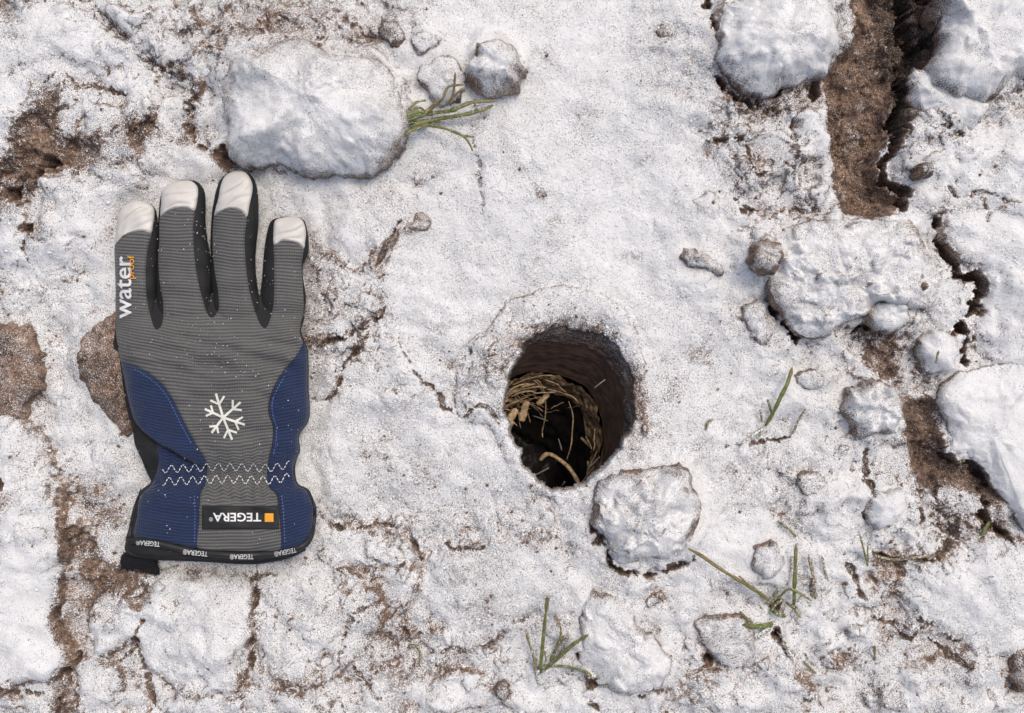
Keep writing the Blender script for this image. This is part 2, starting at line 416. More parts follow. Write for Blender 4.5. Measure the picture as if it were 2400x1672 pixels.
CL('soil_clod', 'brown crumb at the top edge inside the dark crevice', [(2178, 20), (2200, -5), (2222, 10), (2218, 50), (2195, 72), (2178, 55)], 14, 0.28, 36, 0.4, 1, group=G1)

# ------------------------------------------------------------------ ground
step = 2.2
def axis(lo, hi, ext):
    core = np.arange(lo, hi + step, step)
    g = step * np.cumsum(1.06 ** np.arange(1, 200)); g = g[g < ext]
    g = np.append(g, ext)
    return np.concatenate([lo - g[::-1], core, core[-1] + g])
AX = axis(-70, 2470, 9000.0); AY = axis(-70, 1742, 9000.0)
GX, GY = np.meshgrid(AX, AY)
WX = GX + 9 * fbm(GX, GY, 60, 3, 1) + 3.5 * fbm(GX, GY, 13, 2, 4)
WY = GY + 9 * fbm(GX, GY, 60, 3, 2) + 3.5 * fbm(GX, GY, 13, 2, 5)

def blobmask(lst, base):
    m = np.full(GX.shape, base, float)
    for x, y, rx, ry, v in lst:
        w = np.exp(-(((GX - x) / rx) ** 2 + ((GY - y) / ry) ** 2))
        m = m * (1 - w) + v * w
    return m
rough = blobmask([(1350, 330, 330, 330, 0.10), (1050, 560, 250, 240, 0.15), (1300, 640, 300, 150, 0.2), (1600, 900, 200, 260, 0.22),
                  (1300, 60, 250, 120, 0.08), (850, 1020, 180, 160, 0.22), (1050, 1100, 250, 160, 0.35), (2330, 1000, 130, 170, 0.12),
                  (1150, 1400, 220, 130, 0.3), (60, 1400, 110, 220, 0.35), (100, 120, 170, 90, 0.4), (520, 880, 300, 430, 0.3),
                  (2280, 1440, 130, 90, 0.3), (1700, 1280, 120, 120, 0.3), (2330, 500, 90, 130, 0.3)], 1.0)
h = 5.0 * fbm(GX, GY, 620, 3, 11)
def billow(x, y, size, oct, seed, eps=0.004):
    r = 0; a_ = 1.0; f = 1.0 / size
    for i in range(oct):
        r = r + a_ * np.sqrt(pnoise(x * f, y * f, seed + i * 13) ** 2 + eps)
        a_ *= 0.5; f *= 2.1
    return r
b1 = billow(WX, WY, 210, 3, 301)
b2 = billow(WX, WY, 70, 2, 320)
h += rough * 12.0 * (b1 - 0.4) + rough * 4.5 * (b2 - 0.3)
h += (0.25 + 1.4 * rough) * 1.5 * fbm(GX, GY, 75, 2, 21)
h += (0.4 + 0.4 * rough) * 0.28 * fbm(GX, GY, 9, 2, 25)
snow = 0.785 + 0.15 * fbm(GX, GY, 260, 3, 33) + 0.12 * fbm(GX, GY, 70, 3, 36) + 0.06 * fbm(GX, GY, 22, 2, 39)
snow -= 0.06 * (rough - 0.3)
snow += blobmask([(1350, 330, 280, 260, 0.07), (1050, 420, 130, 150, 0.05), (1200, 60, 220, 90, 0.09), (2330, 500, 120, 300, 0.08), (1680, 480, 110, 180, 0.08), (1720, 1250, 110, 90, 0.08),
                   (1000, 1330, 220, 160, -0.04), (1150, 1150, 160, 70, -0.05), (600, 60, 260, 70, -0.06), (1450, 300, 120, 130, -0.08)], 0.0)
humus_shade = 0.10 + 0.25 * sm(0.1, 0.6, fbm(GX, GY, 180, 2, 77))

def sub(pts, mg):
    pts = np.asarray(pts, float)
    x0, x1 = np.searchsorted(AX, [pts[:, 0].min() - mg, pts[:, 0].max() + mg])
    y0, y1 = np.searchsorted(AY, [pts[:, 1].min() - mg, pts[:, 1].max() + mg])
    return slice(y0, y1), slice(x0, x1)

def mound(pts, hm, soft, lift=0.0, snowd=0.0, edge=0.0, n=5):
    hm = hm * 0.66; soft = soft * 1.5
    """raised slab with rounded edge; edge = how much the snow thins on its rim"""
    pts = spline(pts, True, n); s_ = sub(pts, soft * 2 + 40)
    sd = sdf(WX[s_], WY[s_], pts)
    w = np.sqrt(np.clip(1 - (1 - np.clip((sd + soft * 0.15) / soft, 0, 1)) ** 2, 0, 1))
    h[s_] += hm * w + lift * sm(0, soft * 3, sd)
    snow[s_] += snowd * sm(-6, 10, sd) - 0.7 * edge * np.exp(-((sd - 3) / 10.0) ** 2)

def crack(pts, wid, depth, bare=0.8, curve=True):
    """wid: one width or a (start, end) pair, in photo pixels"""
    pts = spline(pts, False, 4) if curve and len(pts) > 2 else np.asarray(pts, float)
    w0, w1 = wid if isinstance(wid, tuple) else (wid, wid)
    s_ = sub(pts, 60 + max(w0, w1))
    dd, t = seg_dist(WX[s_], WY[s_], pts)
    w = w0 + (w1 - w0) * t
    w = (0.82 if w0 < 14 else 1.0) * w * np.clip(0.72 + (1.5 if w0 < 14 else 0.9) * fbm(GX[s_], GY[s_], 42, 2, 91), 0.05, 1.7) * (0.45 + 0.55 * np.sqrt(np.clip(np.minimum(t, 1 - t) * 6, 0, 1)))
    dd = np.abs(dd + (1.5 + 0.28 * w0) * fbm(GX[s_], GY[s_], 13, 3, 93))
    k = 1 - sm(0.25, 1.0, dd / np.maximum(w, 1.0))
    h[s_] -= (0.42 if depth < 9 else 0.85) * depth * k
    snow[s_] -= (0.62 if depth < 9 else 0.85) * bare * (1 - sm(0.3, 1.15, dd / np.maximum(w, 1.0)))
    humus_shade[s_] = np.maximum(humus_shade[s_], 0.7 * k)  # damp soil and crevice shade painted together as one darker tone

def bare(pts, amount=0.7, soft=16, hum=None, sink=0.0):
    pts = spline(pts, True, 4); s_ = sub(pts, 60)
    sr = sdf(0.5 * (WX[s_] + GX[s_]), 0.5 * (WY[s_] + GY[s_]), pts)
    sd = sdf(WX[s_], WY[s_], pts) + 7 * fbm(GX[s_], GY[s_], 18, 2, 55)
    k = sm(-soft * 1.5, soft * 1.1, sd)
    snow[s_] -= (0.72 if amount < 0.8 else 0.95) * amount * k * (1 + 0.5 * fbm(GX[s_], GY[s_], 40, 3, 57))
    h[s_] -= sink * sm(-8, 20, sr)
    if hum is not None:
        humus_shade[s_] = humus_shade[s_] * (1 - k) + hum * k

def pit(x, y, r, depth, b=0.9):
    a = np.linspace(0, 2 * np.pi, 10, endpoint=False)
    pts = np.stack([x + r * np.cos(a), y + r * np.sin(a)], -1); s_ = sub(pts, r + 50)
    dd = np.hypot(WX[s_] - x, WY[s_] - y) / r
    k = 1 - sm(0.4, 1.1, dd)
    h[s_] -= depth * k; snow[s_] -= b * (1 - sm(0.7, 1.5, dd))
    humus_shade[s_] = np.maximum(humus_shade[s_], 0.7 * k)  # pit colour darkened too: damp soil plus painted shade

# --- raised snowy slabs
mound([(1073, 878), (1081, 833), (1134, 792), (1171, 731), (1228, 699), (1325, 678), (1406, 695), (1471, 743), (1500, 830),
       (1500, 960), (1400, 1100), (1250, 1150), (1150, 1000), (1085, 975)], 8.5, 30, 0, -0.02, 0.06)
mound([(930, 770), (960, 850), (1000, 898), (1041, 955), (1069, 959), (1118, 955), (1167, 985), (1190, 1060), (1260, 1150),
       (1100, 1240), (960, 1230), (800, 1200), (760, 1050), (800, 920), (860, 800)], 3.0, 60, 2, 0.0, 0.06)
mound([(700, 570), (770, 590), (830, 640), (870, 600), (930, 545), (900, 640), (890, 720), (840, 770), (740, 805), (690, 800)], 6.0, 16, 2, -0.05, 0.25)
mound([(700, 800), (790, 790), (850, 770), (820, 850), (790, 910), (730, 940), (700, 930)], 5.0, 16, 1, -0.1, 0.3)
mound([(610, 430), (700, 410), (850, 400), (930, 440), (930, 520), (900, 590), (850, 640), (780, 600), (700, 520), (620, 480)], 4.0, 40, 2, 0.03, 0.08)
mound([(860, 1000), (760, 960), (735, 1050), (740, 1130), (760, 1200), (850, 1160)], 2.5, 40, 0, 0, 0.05)
mound([(0, 170), (60, 150), (160, 140), (250, 190), (330, 260), (400, 300), (380, 200), (300, 110), (180, 30), (0, 10), (-60, 90)], 7.0, 40, 3, 0.1, 0.1)
mound([(150, 200), (260, 215), (300, 280), (240, 340), (160, 330), (120, 290)], 5.0, 20, 0, 0.0, 0.25)
mound([(-40, 190), (80, 205), (60, 300), (30, 380), (-40, 400)], 6.0, 30, 3, 0.12, 0.1)
mound([(130, 400), (240, 380), (300, 420), (270, 520), (180, 640), (60, 680), (-20, 600), (-20, 500), (60, 480)], 5.0, 30, 3, 0.1, 0.15)
mound([(230, 0), (380, 0), (500, 60), (520, 130), (470, 200), (430, 180), (330, 110)], 7.0, 30, 2, 0.06, 0.1)
mound([(400, 180), (450, 170), (500, 240), (510, 330), (460, 300), (440, 250)], 4.0, 20, 0, 0.0, 0.2)
mound([(345, 320), (430, 330), (500, 370), (530, 410), (480, 430), (400, 420), (340, 390)], 6.0, 25, 1, 0.05, 0.2)
mound([(-60, 980), (80, 1010), (145, 1120), (160, 1240), (150, 1380), (135, 1440), (175, 1520), (140, 1580), (60, 1590), (-60, 1610)], 13.0, 34, 6, 0.12, 0.28)
mound([(240, 1400), (340, 1345), (470, 1330), (590, 1340), (600, 1430), (590, 1520), (560, 1600), (440, 1610), (345, 1540), (330, 1500), (260, 1520), (225, 1480)], 12.0, 36, 5, 0.10, 0.22)
mound([(620, 1340), (720, 1320), (850, 1350), (900, 1420), (870, 1500), (790, 1570), (680, 1580), (610, 1520)], 9.0, 36, 4, 0.04, 0.18)
mound([(190, 1540), (300, 1560), (350, 1620), (340, 1700), (190, 1700), (160, 1620)], 8.0, 28, 3, 0.05, 0.2)
mound([(375, 1620), (520, 1600), (700, 1610), (760, 1690), (400, 1720)], 7.0, 30, 2, 0.0, 0.15)
mound([(740, 1225), (830, 1235), (900, 1235), (970, 1280), (985, 1340), (960, 1420), (900, 1400), (850, 1330), (760, 1310)], 6.0, 26, 2, 0.02, 0.15)
mound([(960, 1240), (1050, 1275), (1150, 1275), (1250, 1240), (1330, 1300), (1290, 1400), (1200, 1460), (1130, 1515), (1030, 1525), (950, 1460), (985, 1350)], 5.0, 40, 3, 0.02, 0.12)
mound([(1030, 1590), (1120, 1575), (1140, 1640), (1060, 1670), (1010, 1640)], 6.0, 24, 1, 0.12, 0.15)
mound([(1200, 1600), (1260, 1600), (1280, 1650), (1220, 1672), (1180, 1640)], 5.0, 22, 1, 0.14, 0.1)
mound([(1120, 300), (1230, 240), (1420, 180), (1560, 200), (1590, 300), (1440, 420), (1380, 500), (1300, 560), (1170, 540), (1135, 480)], 4.0, 60, 1.5, 0.04, 0.06)
mound([(1540, 420), (1680, 380), (1740, 480), (1760, 600), (1740, 720), (1620, 700), (1560, 560)], 3.0, 70, 1, 0.10, 0.0)
mound([(1680, 240), (1780, 270), (1880, 260), (1940, 330), (1950, 440), (1960, 490), (1850, 500), (1760, 480), (1690, 400), (1660, 320)], 6.0, 30, 2, 0.0, 0.2)
mound([(1860, 280), (1900, 262), (1940, 280), (1935, 350), (1890, 385), (1850, 370)], 6.0, 22, 2, 0.22, 0.1)
mound([(2110, 300), (2200, 250), (2320, 300), (2400, 260), (2480, 300), (2480, 520), (2300, 480), (2180, 500), (2110, 440)], 9.0, 36, 3, 0.05, 0.18)
mound([(2200, 500), (2330, 500), (2480, 480), (2480, 860), (2330, 840), (2290, 760), (2310, 660), (2240, 600)], 10.0, 40, 5, 0.14, 0.1)
mound([(1960, 1060), (2030, 1060), (2040, 1150), (2020, 1220), (1960, 1260), (1880, 1240), (1890, 1120)], 4.0, 30, 2, 0.06, 0.08)
mound([(2050, 1210), (2150, 1180), (2170, 1240), (2230, 1265), (2180, 1300), (2080, 1300), (2030, 1260)], 5.0, 24, 2, 0.14, 0.12)
mound([(2120, 1320), (2260, 1280), (2400, 1270), (2480, 1380), (2480, 1500), (2300, 1520), (2190, 1460), (2120, 1420)], 8.0, 40, 3, 0.12, 0.1)
mound([(1900, 1400), (2010, 1390), (2060, 1470), (2090, 1520), (2000, 1560), (1900, 1520), (1860, 1440)], 6.0, 32, 2, 0.06, 0.14)
mound([(2060, 1580), (2200, 1540), (2330, 1570), (2340, 1660), (2200, 1720), (2080, 1700)], 6.0, 34, 2, 0.1, 0.12)
mound([(1600, 1600), (1750, 1560), (1880, 1590), (1900, 1700), (1620, 1710)], 5.0, 32, 2, 0.08, 0.12)
mound([(1640, 1230), (1740, 1200), (1840, 1230), (1850, 1300), (1760, 1360), (1670, 1320)], 2.5, 50, 1, 0.12, 0.0)

# --- bare and thin patches
bare([(1994, -40), (2061, -40), (2084, 112), (2103, 195), (2088, 270), (2091, 311), (2061, 364), (2058, 431), (2099, 480), (2043, 510),
      (1998, 499), (1956, 465), (1949, 412), (1938, 337), (1941, 270), (1926, 210), (1938, 161), (2005, 94)], 0.85, 14, 0.12, 13.0)
bare([(2061, -40), (2230, -40), (2215, 60), (2200, 130), (2180, 165), (2140, 190), (2125, 250), (2100, 320), (2085, 300), (2100, 200), (2080, 100)], 1.0, 10, 0.92, 12.0)
bare([(1850, 40), (1990, 20), (2000, 110), (1950, 150), (1900, 90)], 0.25, 30)
bare([(1690, 200), (1800, 230), (1900, 195), (1920, 250), (1800, 262), (1720, 250)], 0.42, 18)
bare([(2037, 767), (2094, 780), (2100, 850), (2125, 930), (2140, 960), (2100, 920), (2060, 872), (2040, 860), (2033, 800)], 0.65, 14, 0.25, 5.0)
bare([(2129, 950), (2182, 937), (2199, 981), (2212, 1047), (2225, 1082), (2282, 1090), (2361, 1160), (2340, 1180), (2234, 1125), (2186, 1135),
      (2151, 1099), (2134, 1047), (2116, 1003)], 0.9, 14, 0.42, 8.0)
bare([(2150, 1110), (2330, 1130), (2380, 1270), (2310, 1240), (2230, 1260), (2180, 1200)], 0.32, 24, 0.3)
bare([(2100, 770), (2200, 800), (2220, 880), (2180, 940), (2110, 850)], 0.30, 22)
bare([(105, 210), (147, 224), (140, 297), (112, 350), (87, 420), (52, 448), (63, 350), (60, 297), (98, 262)], 0.5, 18, 0.15, 3.0)
bare([(60, 350), (180, 330), (260, 350), (200, 390), (120, 400), (40, 480), (-10, 520), (-10, 430)], 0.38, 22, 0.15, 2.0)
bare([(311, 301), (378, 273), (385, 290), (357, 350), (336, 381), (315, 332)], 0.55, 14, 0.15, 3.0)
bare([(451, 196), (476, 217), (462, 266), (445, 290), (455, 315), (420, 330), (430, 270)], 0.5, 14, 0.3, 3.0)
bare([(60, 480), (130, 490), (140, 560), (90, 600), (50, 540)], 0.35, 20)
bare([(157, 1232), (214, 1236), (250, 1300), (304, 1329), (365, 1364), (343, 1414), (311, 1386), (250, 1393), (229, 1372), (200, 1329), (164, 1300)], 0.72, 18, 0.08, 4.0)
bare([(157, 1350), (229, 1372), (229, 1457), (200, 1529), (214, 1600), (179, 1690), (139, 1690), (143, 1565), (179, 1522), (139, 1457), (154, 1386)], 0.5, 18, 0.1, 4.0)
bare([(190, 1130), (280, 1140), (300, 1230), (230, 1240), (180, 1200)], 0.3, 26, 0.1, 1.0)
bare([(7, 1160), (50, 1155), (45, 1185), (10, 1182)], 0.55, 12, 0.05)
bare([(600, 1340), (625, 1400), (620, 1500), (600, 1580), (570, 1580), (585, 1480), (600, 1400)], 0.12, 20, 0.2)
bare([(580, 1570), (760, 1585), (920, 1560), (1080, 1530), (1070, 1570), (900, 1620), (700, 1610), (570, 1600)], 0.2, 30, 0.05)
bare([(880, 1440), (990, 1420), (980, 1520), (920, 1560), (860, 1520)], 0.15, 30)
bare([(740, 1200), (850, 1200), (960, 1235), (980, 1330), (900, 1240), (800, 1235)], 0.22, 26)
bare([(690, 580), (760, 600), (830, 660), (880, 600), (880, 700), (780, 760), (700, 790)], 0.20, 26, 0.1)
bare([(520, 110), (680, 90), (860, 150), (1000, 60), (900, 0), (600, 0)], 0.12, 60)
bare([(1100, 900), (1180, 800), (1240, 740), (1210, 850), (1170, 960)], 0.14, 26)
bare([(1240, 770), (1330, 745), (1440, 760), (1470, 800), (1400, 800), (1300, 785)], 0.35, 14, 0.6)
bare([(1480, 840), (1510, 900), (1510, 1020), (1480, 1080), (1470, 960)], 0.30, 14, 0.2)
bare([(1660, 250), (1760, 300), (1760, 400), (1700, 420), (1670, 330)], 0.12, 40)
bare([(2040, 1300), (2140, 1300), (2220, 1290), (2150, 1330), (2100, 1400), (2070, 1380)], 0.38, 20, 0.1)
bare([(2290, 0), (2350, 0), (2340, 70), (2300, 80)], 0.35, 16)
bare([(2060, 1440), (2200, 1450), (2230, 1540), (2120, 1560)], 0.2, 30, 0.05)
bare([(1870, 1560), (1900, 1620), (1890, 1672), (1850, 1640)], 0.35, 18, 0.1)
for x, y, r, a in [(975, 425, 16, .35), (985, 522, 18, .4), (1365, 270, 14, .35), (1555, 75, 16, .35), (1270, 128, 20, .25), (1265, 455, 15, .5),
                   (1295, 522, 14, .35), (1490, 600, 16, .5), (1640, 830, 30, .3), (1650, 1050, 24, .25), (1180, 1622, 20, .6), (945, 1655, 20, .45),
                   (2330, 392, 18, .6), (1530, 1400, 22, .4), (1880, 1340, 30, .2), (1980, 1540, 34, .45), (2085, 1640, 24, .4), (2385, 1570, 40, .6),
                   (1060, 1230, 30, .15), (1240, 1270, 26, .25), (1350, 1270, 20, .35), (640, 60, 24, .3), (420, 90, 26, .25), (480, 130, 22, .3),
                   (30, 20, 50, .25), (740, 190, 14, .3), (1020, 1480, 26, .25), (1340, 1560, 26, .2), (1640, 1620, 40, .2), (2240, 1580, 30, .15),
                   (1900, 880, 26, .25), (2090, 620, 60, .18), (1950, 620, 90, .15), (1700, 560, 40, .05), (850, 90, 60, .15), (1110, 1260, 30, .1),
                   (280, 1430, 30, .35), (400, 1140, 20, .1), (1760, 1120, 30, .1), (2300, 560, 30, .1), (270, 1200, 40, .2), (130, 1180, 40, .15)]:
    a_ = np.linspace(0, 2 * np.pi, 8, endpoint=False)
    bare(np.stack([x + r * np.cos(a_), y + r * 0.8 * np.sin(a_)], -1), a, 14, 0.12)

# --- cracks and crevices
C = crack
C([(2150, -40), (2145, 20), (2160, 94), (2140, 143), (2125, 180), (2121, 225), (2106, 270), (2099, 311)], (52, 16), 22, 1.0)
C([(2099, 300), (2091, 345), (2076, 379), (2076, 420), (2099, 458), (2110, 495)], (15, 24), 20, 1.0)
C([(1675, 188), (1724, 232), (1769, 248), (1810, 266)], 13, 10)
C([(1769, 240), (1810, 221), (1855, 199), (1900, 188), (1911, 240)], 13, 11)
C([(1671, 330), (1700, 334), (1731, 332)], 10, 8)
C([(1742, 330), (1754, 386), (1769, 409), (1795, 409)], 9, 7)
C([(1720, 461), (1742, 491), (1765, 500)], 9, 6)
C([(1660, -10), (1664, 22), (1667, 75), (1694, 131)], 11, 9, 0.5)
C([(1846, 290), (1856, 340), (1850, 390)], 6, 5, 0.6)
C([(2177, 505), (2204, 566), (2226, 614), (2247, 649), (2300, 648), (2304, 675), (2287, 710), (2261, 735)], (12, 26), 19, 0.95)
C([(2234, 752), (2252, 789), (2256, 815), (2265, 855)], 22, 16, 0.95)
C([(1810, 712), (1827, 749), (1854, 776), (1873, 797)], (18, 14), 15, 0.9)
C([(2064, 688), (2094, 679), (2129, 675), (2160, 675)], 11, 9)
C([(1994, 780), (2007, 762), (2033, 764), (2033, 736), (2011, 714)], 12, 10)
C([(1941, 666), (1972, 688), (2007, 701)], 9, 6)
C([(2215, 1062), (2245, 1086), (2282, 1090), (2343, 1147)], 20, 13, 0.9)
C([(2024, 1050), (2031, 1112), (2042, 1156), (2026, 1190), (2025, 1216)], 10, 7)
C([(2154, 1150), (2160, 1190), (2168, 1235)], 11, 7)
C([(2186, 1115), (2200, 1170), (2215, 1230)], 10, 7)
C([(2301, 1150), (2308, 1207), (2358, 1250), (2376, 1282)], 17, 12, 0.9)
C([(2236, 1268), (2193, 1300), (2118, 1311), (2050, 1304)], 11, 7)
C([(1982, 1296), (1993, 1343), (2025, 1395)], 12, 7)
C([(2054, 1395), (2086, 1436)], 9, 5)
C([(2040, 1447), (2107, 1475), (2115, 1500)], 8, 6)
C([(2186, 1455), (2160, 1470), (2129, 1495)], 8, 5)
C([(2180, 1500), (2240, 1545), (2285, 1560)], 7, 5, .5)
C([(2300, 1600), (2320, 1640), (2312, 1672)], 7, 5, .5)
C([(1700, 1053), (1722, 1050), (1745, 1046), (1800, 1030), (1860, 1020)], (9, 4), 6)
C([(115, 198), (147, 182), (185, 192), (210, 206), (259, 210), (303, 226)], 8, 6, .5)
C([(-20, 430), (21, 444), (45, 462), (70, 430), (101, 413), (126, 378)], 13, 10, .8)
pit(126, 380, 20, 14); pit(101, 413, 12, 10); pit(77, 540, 13, 10); pit(45, 462, 14, 8)
C([(77, 540), (70, 590), (90, 620)], 6, 5, .4)
C([(311, 330), (335, 300), (378, 280)], 9, 6)
C([(440, 230), (455, 262), (441, 290), (455, 320), (490, 345)], 10, 7, .6)
pit(532, 368, 26, 16)
C([(224, 21), (273, 73), (325, 129), (378, 157), (420, 175)], 20, 4, .15)
C([(610, 345), (640, 365), (668, 380)], 7, 4, .5)
C([(400, 160), (490, 120), (530, 140)], 6, 4, .3)
C([(154, 1400), (143, 1425), (139, 1446)], 11, 9)
C([(190, 1530), (175, 1550), (160, 1570)], 13, 10)
C([(158, 1615), (143, 1643), (150, 1665)], 11, 8)
C([(161, 1257), (180, 1258), (202, 1252)], 8, 5)
C([(-20, 1618), (36, 1600), (57, 1611), (104, 1615)], 10, 7)
C([(604, 1329), (608, 1386), (600, 1475), (590, 1529), (597, 1560)], 9, 8, .7)
C([(336, 1443), (332, 1511), (343, 1547), (365, 1629), (365, 1660)], 8, 6, .5)
C([(365, 1640), (400, 1665), (420, 1690)], 8, 5, .5)
C([(229, 1507), (250, 1525), (293, 1540), (332, 1511)], 7, 5, .5)
pit(14, 1136, 13, 9); pit(345, 1445, 9, 5)
C([(930, 784), (945, 820), (960, 850), (985, 895), (1000, 898), (1028, 926), (1041, 955), (1069, 962), (1085, 975), (1118, 957), (1142, 955), (1170, 983)], (5, 11), 6, .6)
C([(1085, 905), (1081, 850), (1110, 812), (1134, 792)], 6, 3, .3)
C([(1111, 319), (1121, 406), (1132, 458), (1135, 510)], 6, 4, .4)
C([(805, 392), (830, 402), (862, 405), (890, 396), (922, 355)], 15, 14, .9)
C([(935, 520), (925, 545), (895, 600), (885, 640)], 7, 5, .5)
C([(900, 716), (868, 768), (784, 800), (725, 812)], 9, 7, .6)
C([(868, 774), (826, 836), (794, 909), (735, 941)], 8, 5, .5)
C([(745, 640), (760, 700), (735, 740)], 7, 4, .4)
C([(740, 1212), (826, 1240), (886, 1220), (954, 1243), (975, 1272), (982, 1322)], 9, 6, .5)
C([(1036, 1272), (1068, 1289), (1104, 1289), (1150, 1275)], 5, 4, .4)
C([(800, 1560), (812, 1500), (830, 1440), (870, 1420)], 7, 5, .4)
C([(936, 1468), (979, 1518), (1032, 1529), (1122, 1522), (1161, 1511), (1193, 1468), (1229, 1443)], 9, 4, .25)
C([(830, 1560), (860, 1600), (900, 1650)], 7, 5, .4)
C([(1372, 1630), (1385, 1650), (1405, 1672)], 10, 7)
C([(1495, 1634), (1525, 1622), (1555, 1614)], 9, 6)
C([(1760, 720), (1790, 700), (1812, 712)], 6, 4, .3)
C([(1392, 1190), (1394, 1250), (1422, 1290), (1430, 1325), (1500, 1338), (1560, 1330), (1620, 1305)], 11, 11, .5)
pit(1355, 1530, 10, 8); pit(1383, 1592, 15, 10); pit(1493, 1136, 10, 8); pit(1824, 1420, 14, 8); pit(1800, 10, 26, 14); pit(1817, 1483, 13, 9); pit(1655, 1545, 14, 8)
C([(1820, 1480), (1840, 1520), (1856, 1548)], 8, 5)
C([(1640, 1460), (1665, 1510), (1705, 1550)], 8, 5, .5)
C([(1720, 1545), (1760, 1560), (1772, 1520)], 6, 3, .3)
C([(1090, 1300), (1096, 1340), (1085, 1370)], 4, 2, .25)
C([(2180, 290), (2130, 250), (2200, 300), (2240, 318)], 8, 5, .3)
C([(2210, 445), (2250, 465), (2300, 455), (2380, 480)], 10, 6, .7)
C([(2290, 470), (2310, 500), (2300, 520)], 8, 5, .5)
C([(2380, 160), (2395, 180), (2410, 175)], 16, 10)
C([(2345, 240), (2370, 220), (2410, 200)], 6, 4, .4)

# --- snow banked against the loose clods
for a_, k_ in CLODS:
    pts = spline(a_[2], True, 3); s_ = sub(pts, 60)
    sdc = -sdf(WX[s_], WY[s_], pts)
    bank = a_[3] * 0.38 * np.exp(-np.maximum(sdc, 0) / (5 + 0.55 * a_[3])) * (0.35 + 0.65 * sm(-0.5, 0.5, fbm(GX[s_], GY[s_], 110, 2, 601))) * sm(25, 60, pts.max(0).max() - pts.min(0).min() + 60)
    h[s_] += bank
    snow[s_] += 0.10 * np.exp(-np.maximum(sdc, 0) / 12) * (a_[4] > 0.5)

# --- crumbly texture where the soil shows or the ground is rough
wrk = blobmask([(1990, 640, 230, 150, 1.0), (1800, 360, 150, 150, 0.9), (880, 1260, 140, 90, 0.8), (2150, 1250, 220, 160, 0.8), (2200, 380, 150, 130, 0.7),
                (800, 760, 120, 160, 0.9), (200, 300, 200, 150, 0.6), (1150, 860, 110, 110, 0.7), (1960, 1480, 250, 150, 0.6), (800, 1560, 260, 100, 0.6), (600, 60, 280, 80, 0.5)], 0.18)
crumbly = np.clip(0.45 * rough + 0.4 * wrk + 1.1 * (1 - sm(0.20, 0.70, snow)), 0, 1.4)
for cell, amp, seed_, thr in ((60, 5.0, 496, 0.6), (40, 4.2, 501, 0.52), (24, 3.0, 511, 0.42), (14, 1.7, 521, 0.35)):
    f1, f2, rid = worley(WX + cell * 0.25 * fbm(GX, GY, cell * 0.8, 2, seed_), WY + cell * 0.25 * fbm(GX, GY, cell * 0.8, 2, seed_ + 7), cell, seed_)
    rad_ = 0.28 + 0.30 * (rid * 7.3 % 1.0)
    dm = np.sqrt(np.clip(1 - (f1 / rad_) ** 2, 0, 1)) * (rid > thr)
    clump = sm(-0.15, 0.35, fbm(GX, GY, cell * 5, 2, seed_ + 3))
    h += amp * dm * np.clip(crumbly, 0, 1) * clump * (0.5 + 0.7 * rid)
    snow += (0.06 * dm - 0.16 * ((f1 > rad_ * 0.75) & (f1 < rad_ * 1.25) & (rid > thr))) * clump * np.clip(crumbly, 0, 1)
h += crumbly * (1.3 * fbm(GX, GY, 34, 2, 531) + 0.35 * fbm(GX, GY, 10, 2, 537))

# --- broken hairline creases, as between crumbs frozen together
for size_, yst, seed_, wd in ((95, 1.5, 701, 0.035), (55, 1.3, 711, 0.05), (38, 1.0, 721, 0.05)):
    nz = fbm(WX, WY * yst, size_, 2, seed_)
    cr = (1 - sm(0.0, wd, np.abs(nz))) * sm(0.05, 0.45, fbm(GX, GY, size_ * 1.7, 2, seed_ + 5) + 0.25 * wrk) * wrk
    h -= (2.6 if size_ > 60 else 1.8) * cr
    h += 1.1 * wrk * np.tanh(nz * 5)
    snow -= 0.42 * cr

# --- flatten under the glove, bend the rim of the hole down
sd = np.full(GX.shape, -999.0); s_ = sub(GLOVE, 80); sd[s_] = sdf(GX[s_], GY[s_], GLOVE)
k = sm(-60, 5, sd)
h = h * (1 - 0.85 * k) - 1.5 * k
hd = np.full(GX.shape, 999.0); s_ = sub(HOLE, 120)
hd[s_] = -sdf(WX[s_] * 0.5 + GX[s_] * 0.5, WY[s_] * 0.5 + GY[s_] * 0.5, HOLE)         # distance outside the hole
hd = hd + 3.5 * fbm(GX, GY, 16, 2, 541) + 4 * fbm(GX, GY, 45, 2, 543)
hang = np.arctan2(GY - HC[1], GX - HC[0])
upr = sm(0.0, 0.8, np.cos(hang + math.radians(58)))               # the rim crumbles away at the top and right
h = np.where(hd < 60, h * (0.75 + 0.25 * sm(-5, 60, hd)), h)
h -= 10.0 * (1 - sm(-8, -1, hd)) + upr * 4.0 * (1 - sm(-10, 26, hd))
# slope, curvature -> where the snow holds
dzdx = np.gradient(h * 1e-3, AX * S, axis=1); dzdy = np.gradient(h * 1e-3, AY * S, axis=0)
steep = np.hypot(dzdx, dzdy)
def blur(a, n):
    for ax in (0, 1):
        b = np.cumsum(np.pad(a, [(n + 1, n) if i == ax else (0, 0) for i in (0, 1)], mode='edge'), axis=ax)
        a = (np.take(b, np.arange(2 * n + 1, b.shape[ax]), axis=ax) - np.take(b, np.arange(0, b.shape[ax] - 2 * n - 1), axis=ax)) / (2 * n + 1)
    return a
cav = blur(h, 6) - h
deep = sm(0.50, 0.80, blur(snow, 3)) * np.where(hd < 8, 0.0, 1.0)
soft_h = blur(blur(h, 3), 3)
h = h + 0.75 * deep * (soft_h - h) + 0.22 * deep * fbm(GX, GY, 7, 2, 811)
h += 1.2 * (deep - 0.5) * sm(0, 1, deep)
snow -= np.where(hd < 6, 0.15, 0.38) * sm(0.8, 2.4, steep)
snow -= np.where(hd < 10, 0, 0.2) * sm(0.5, 2.4, cav)
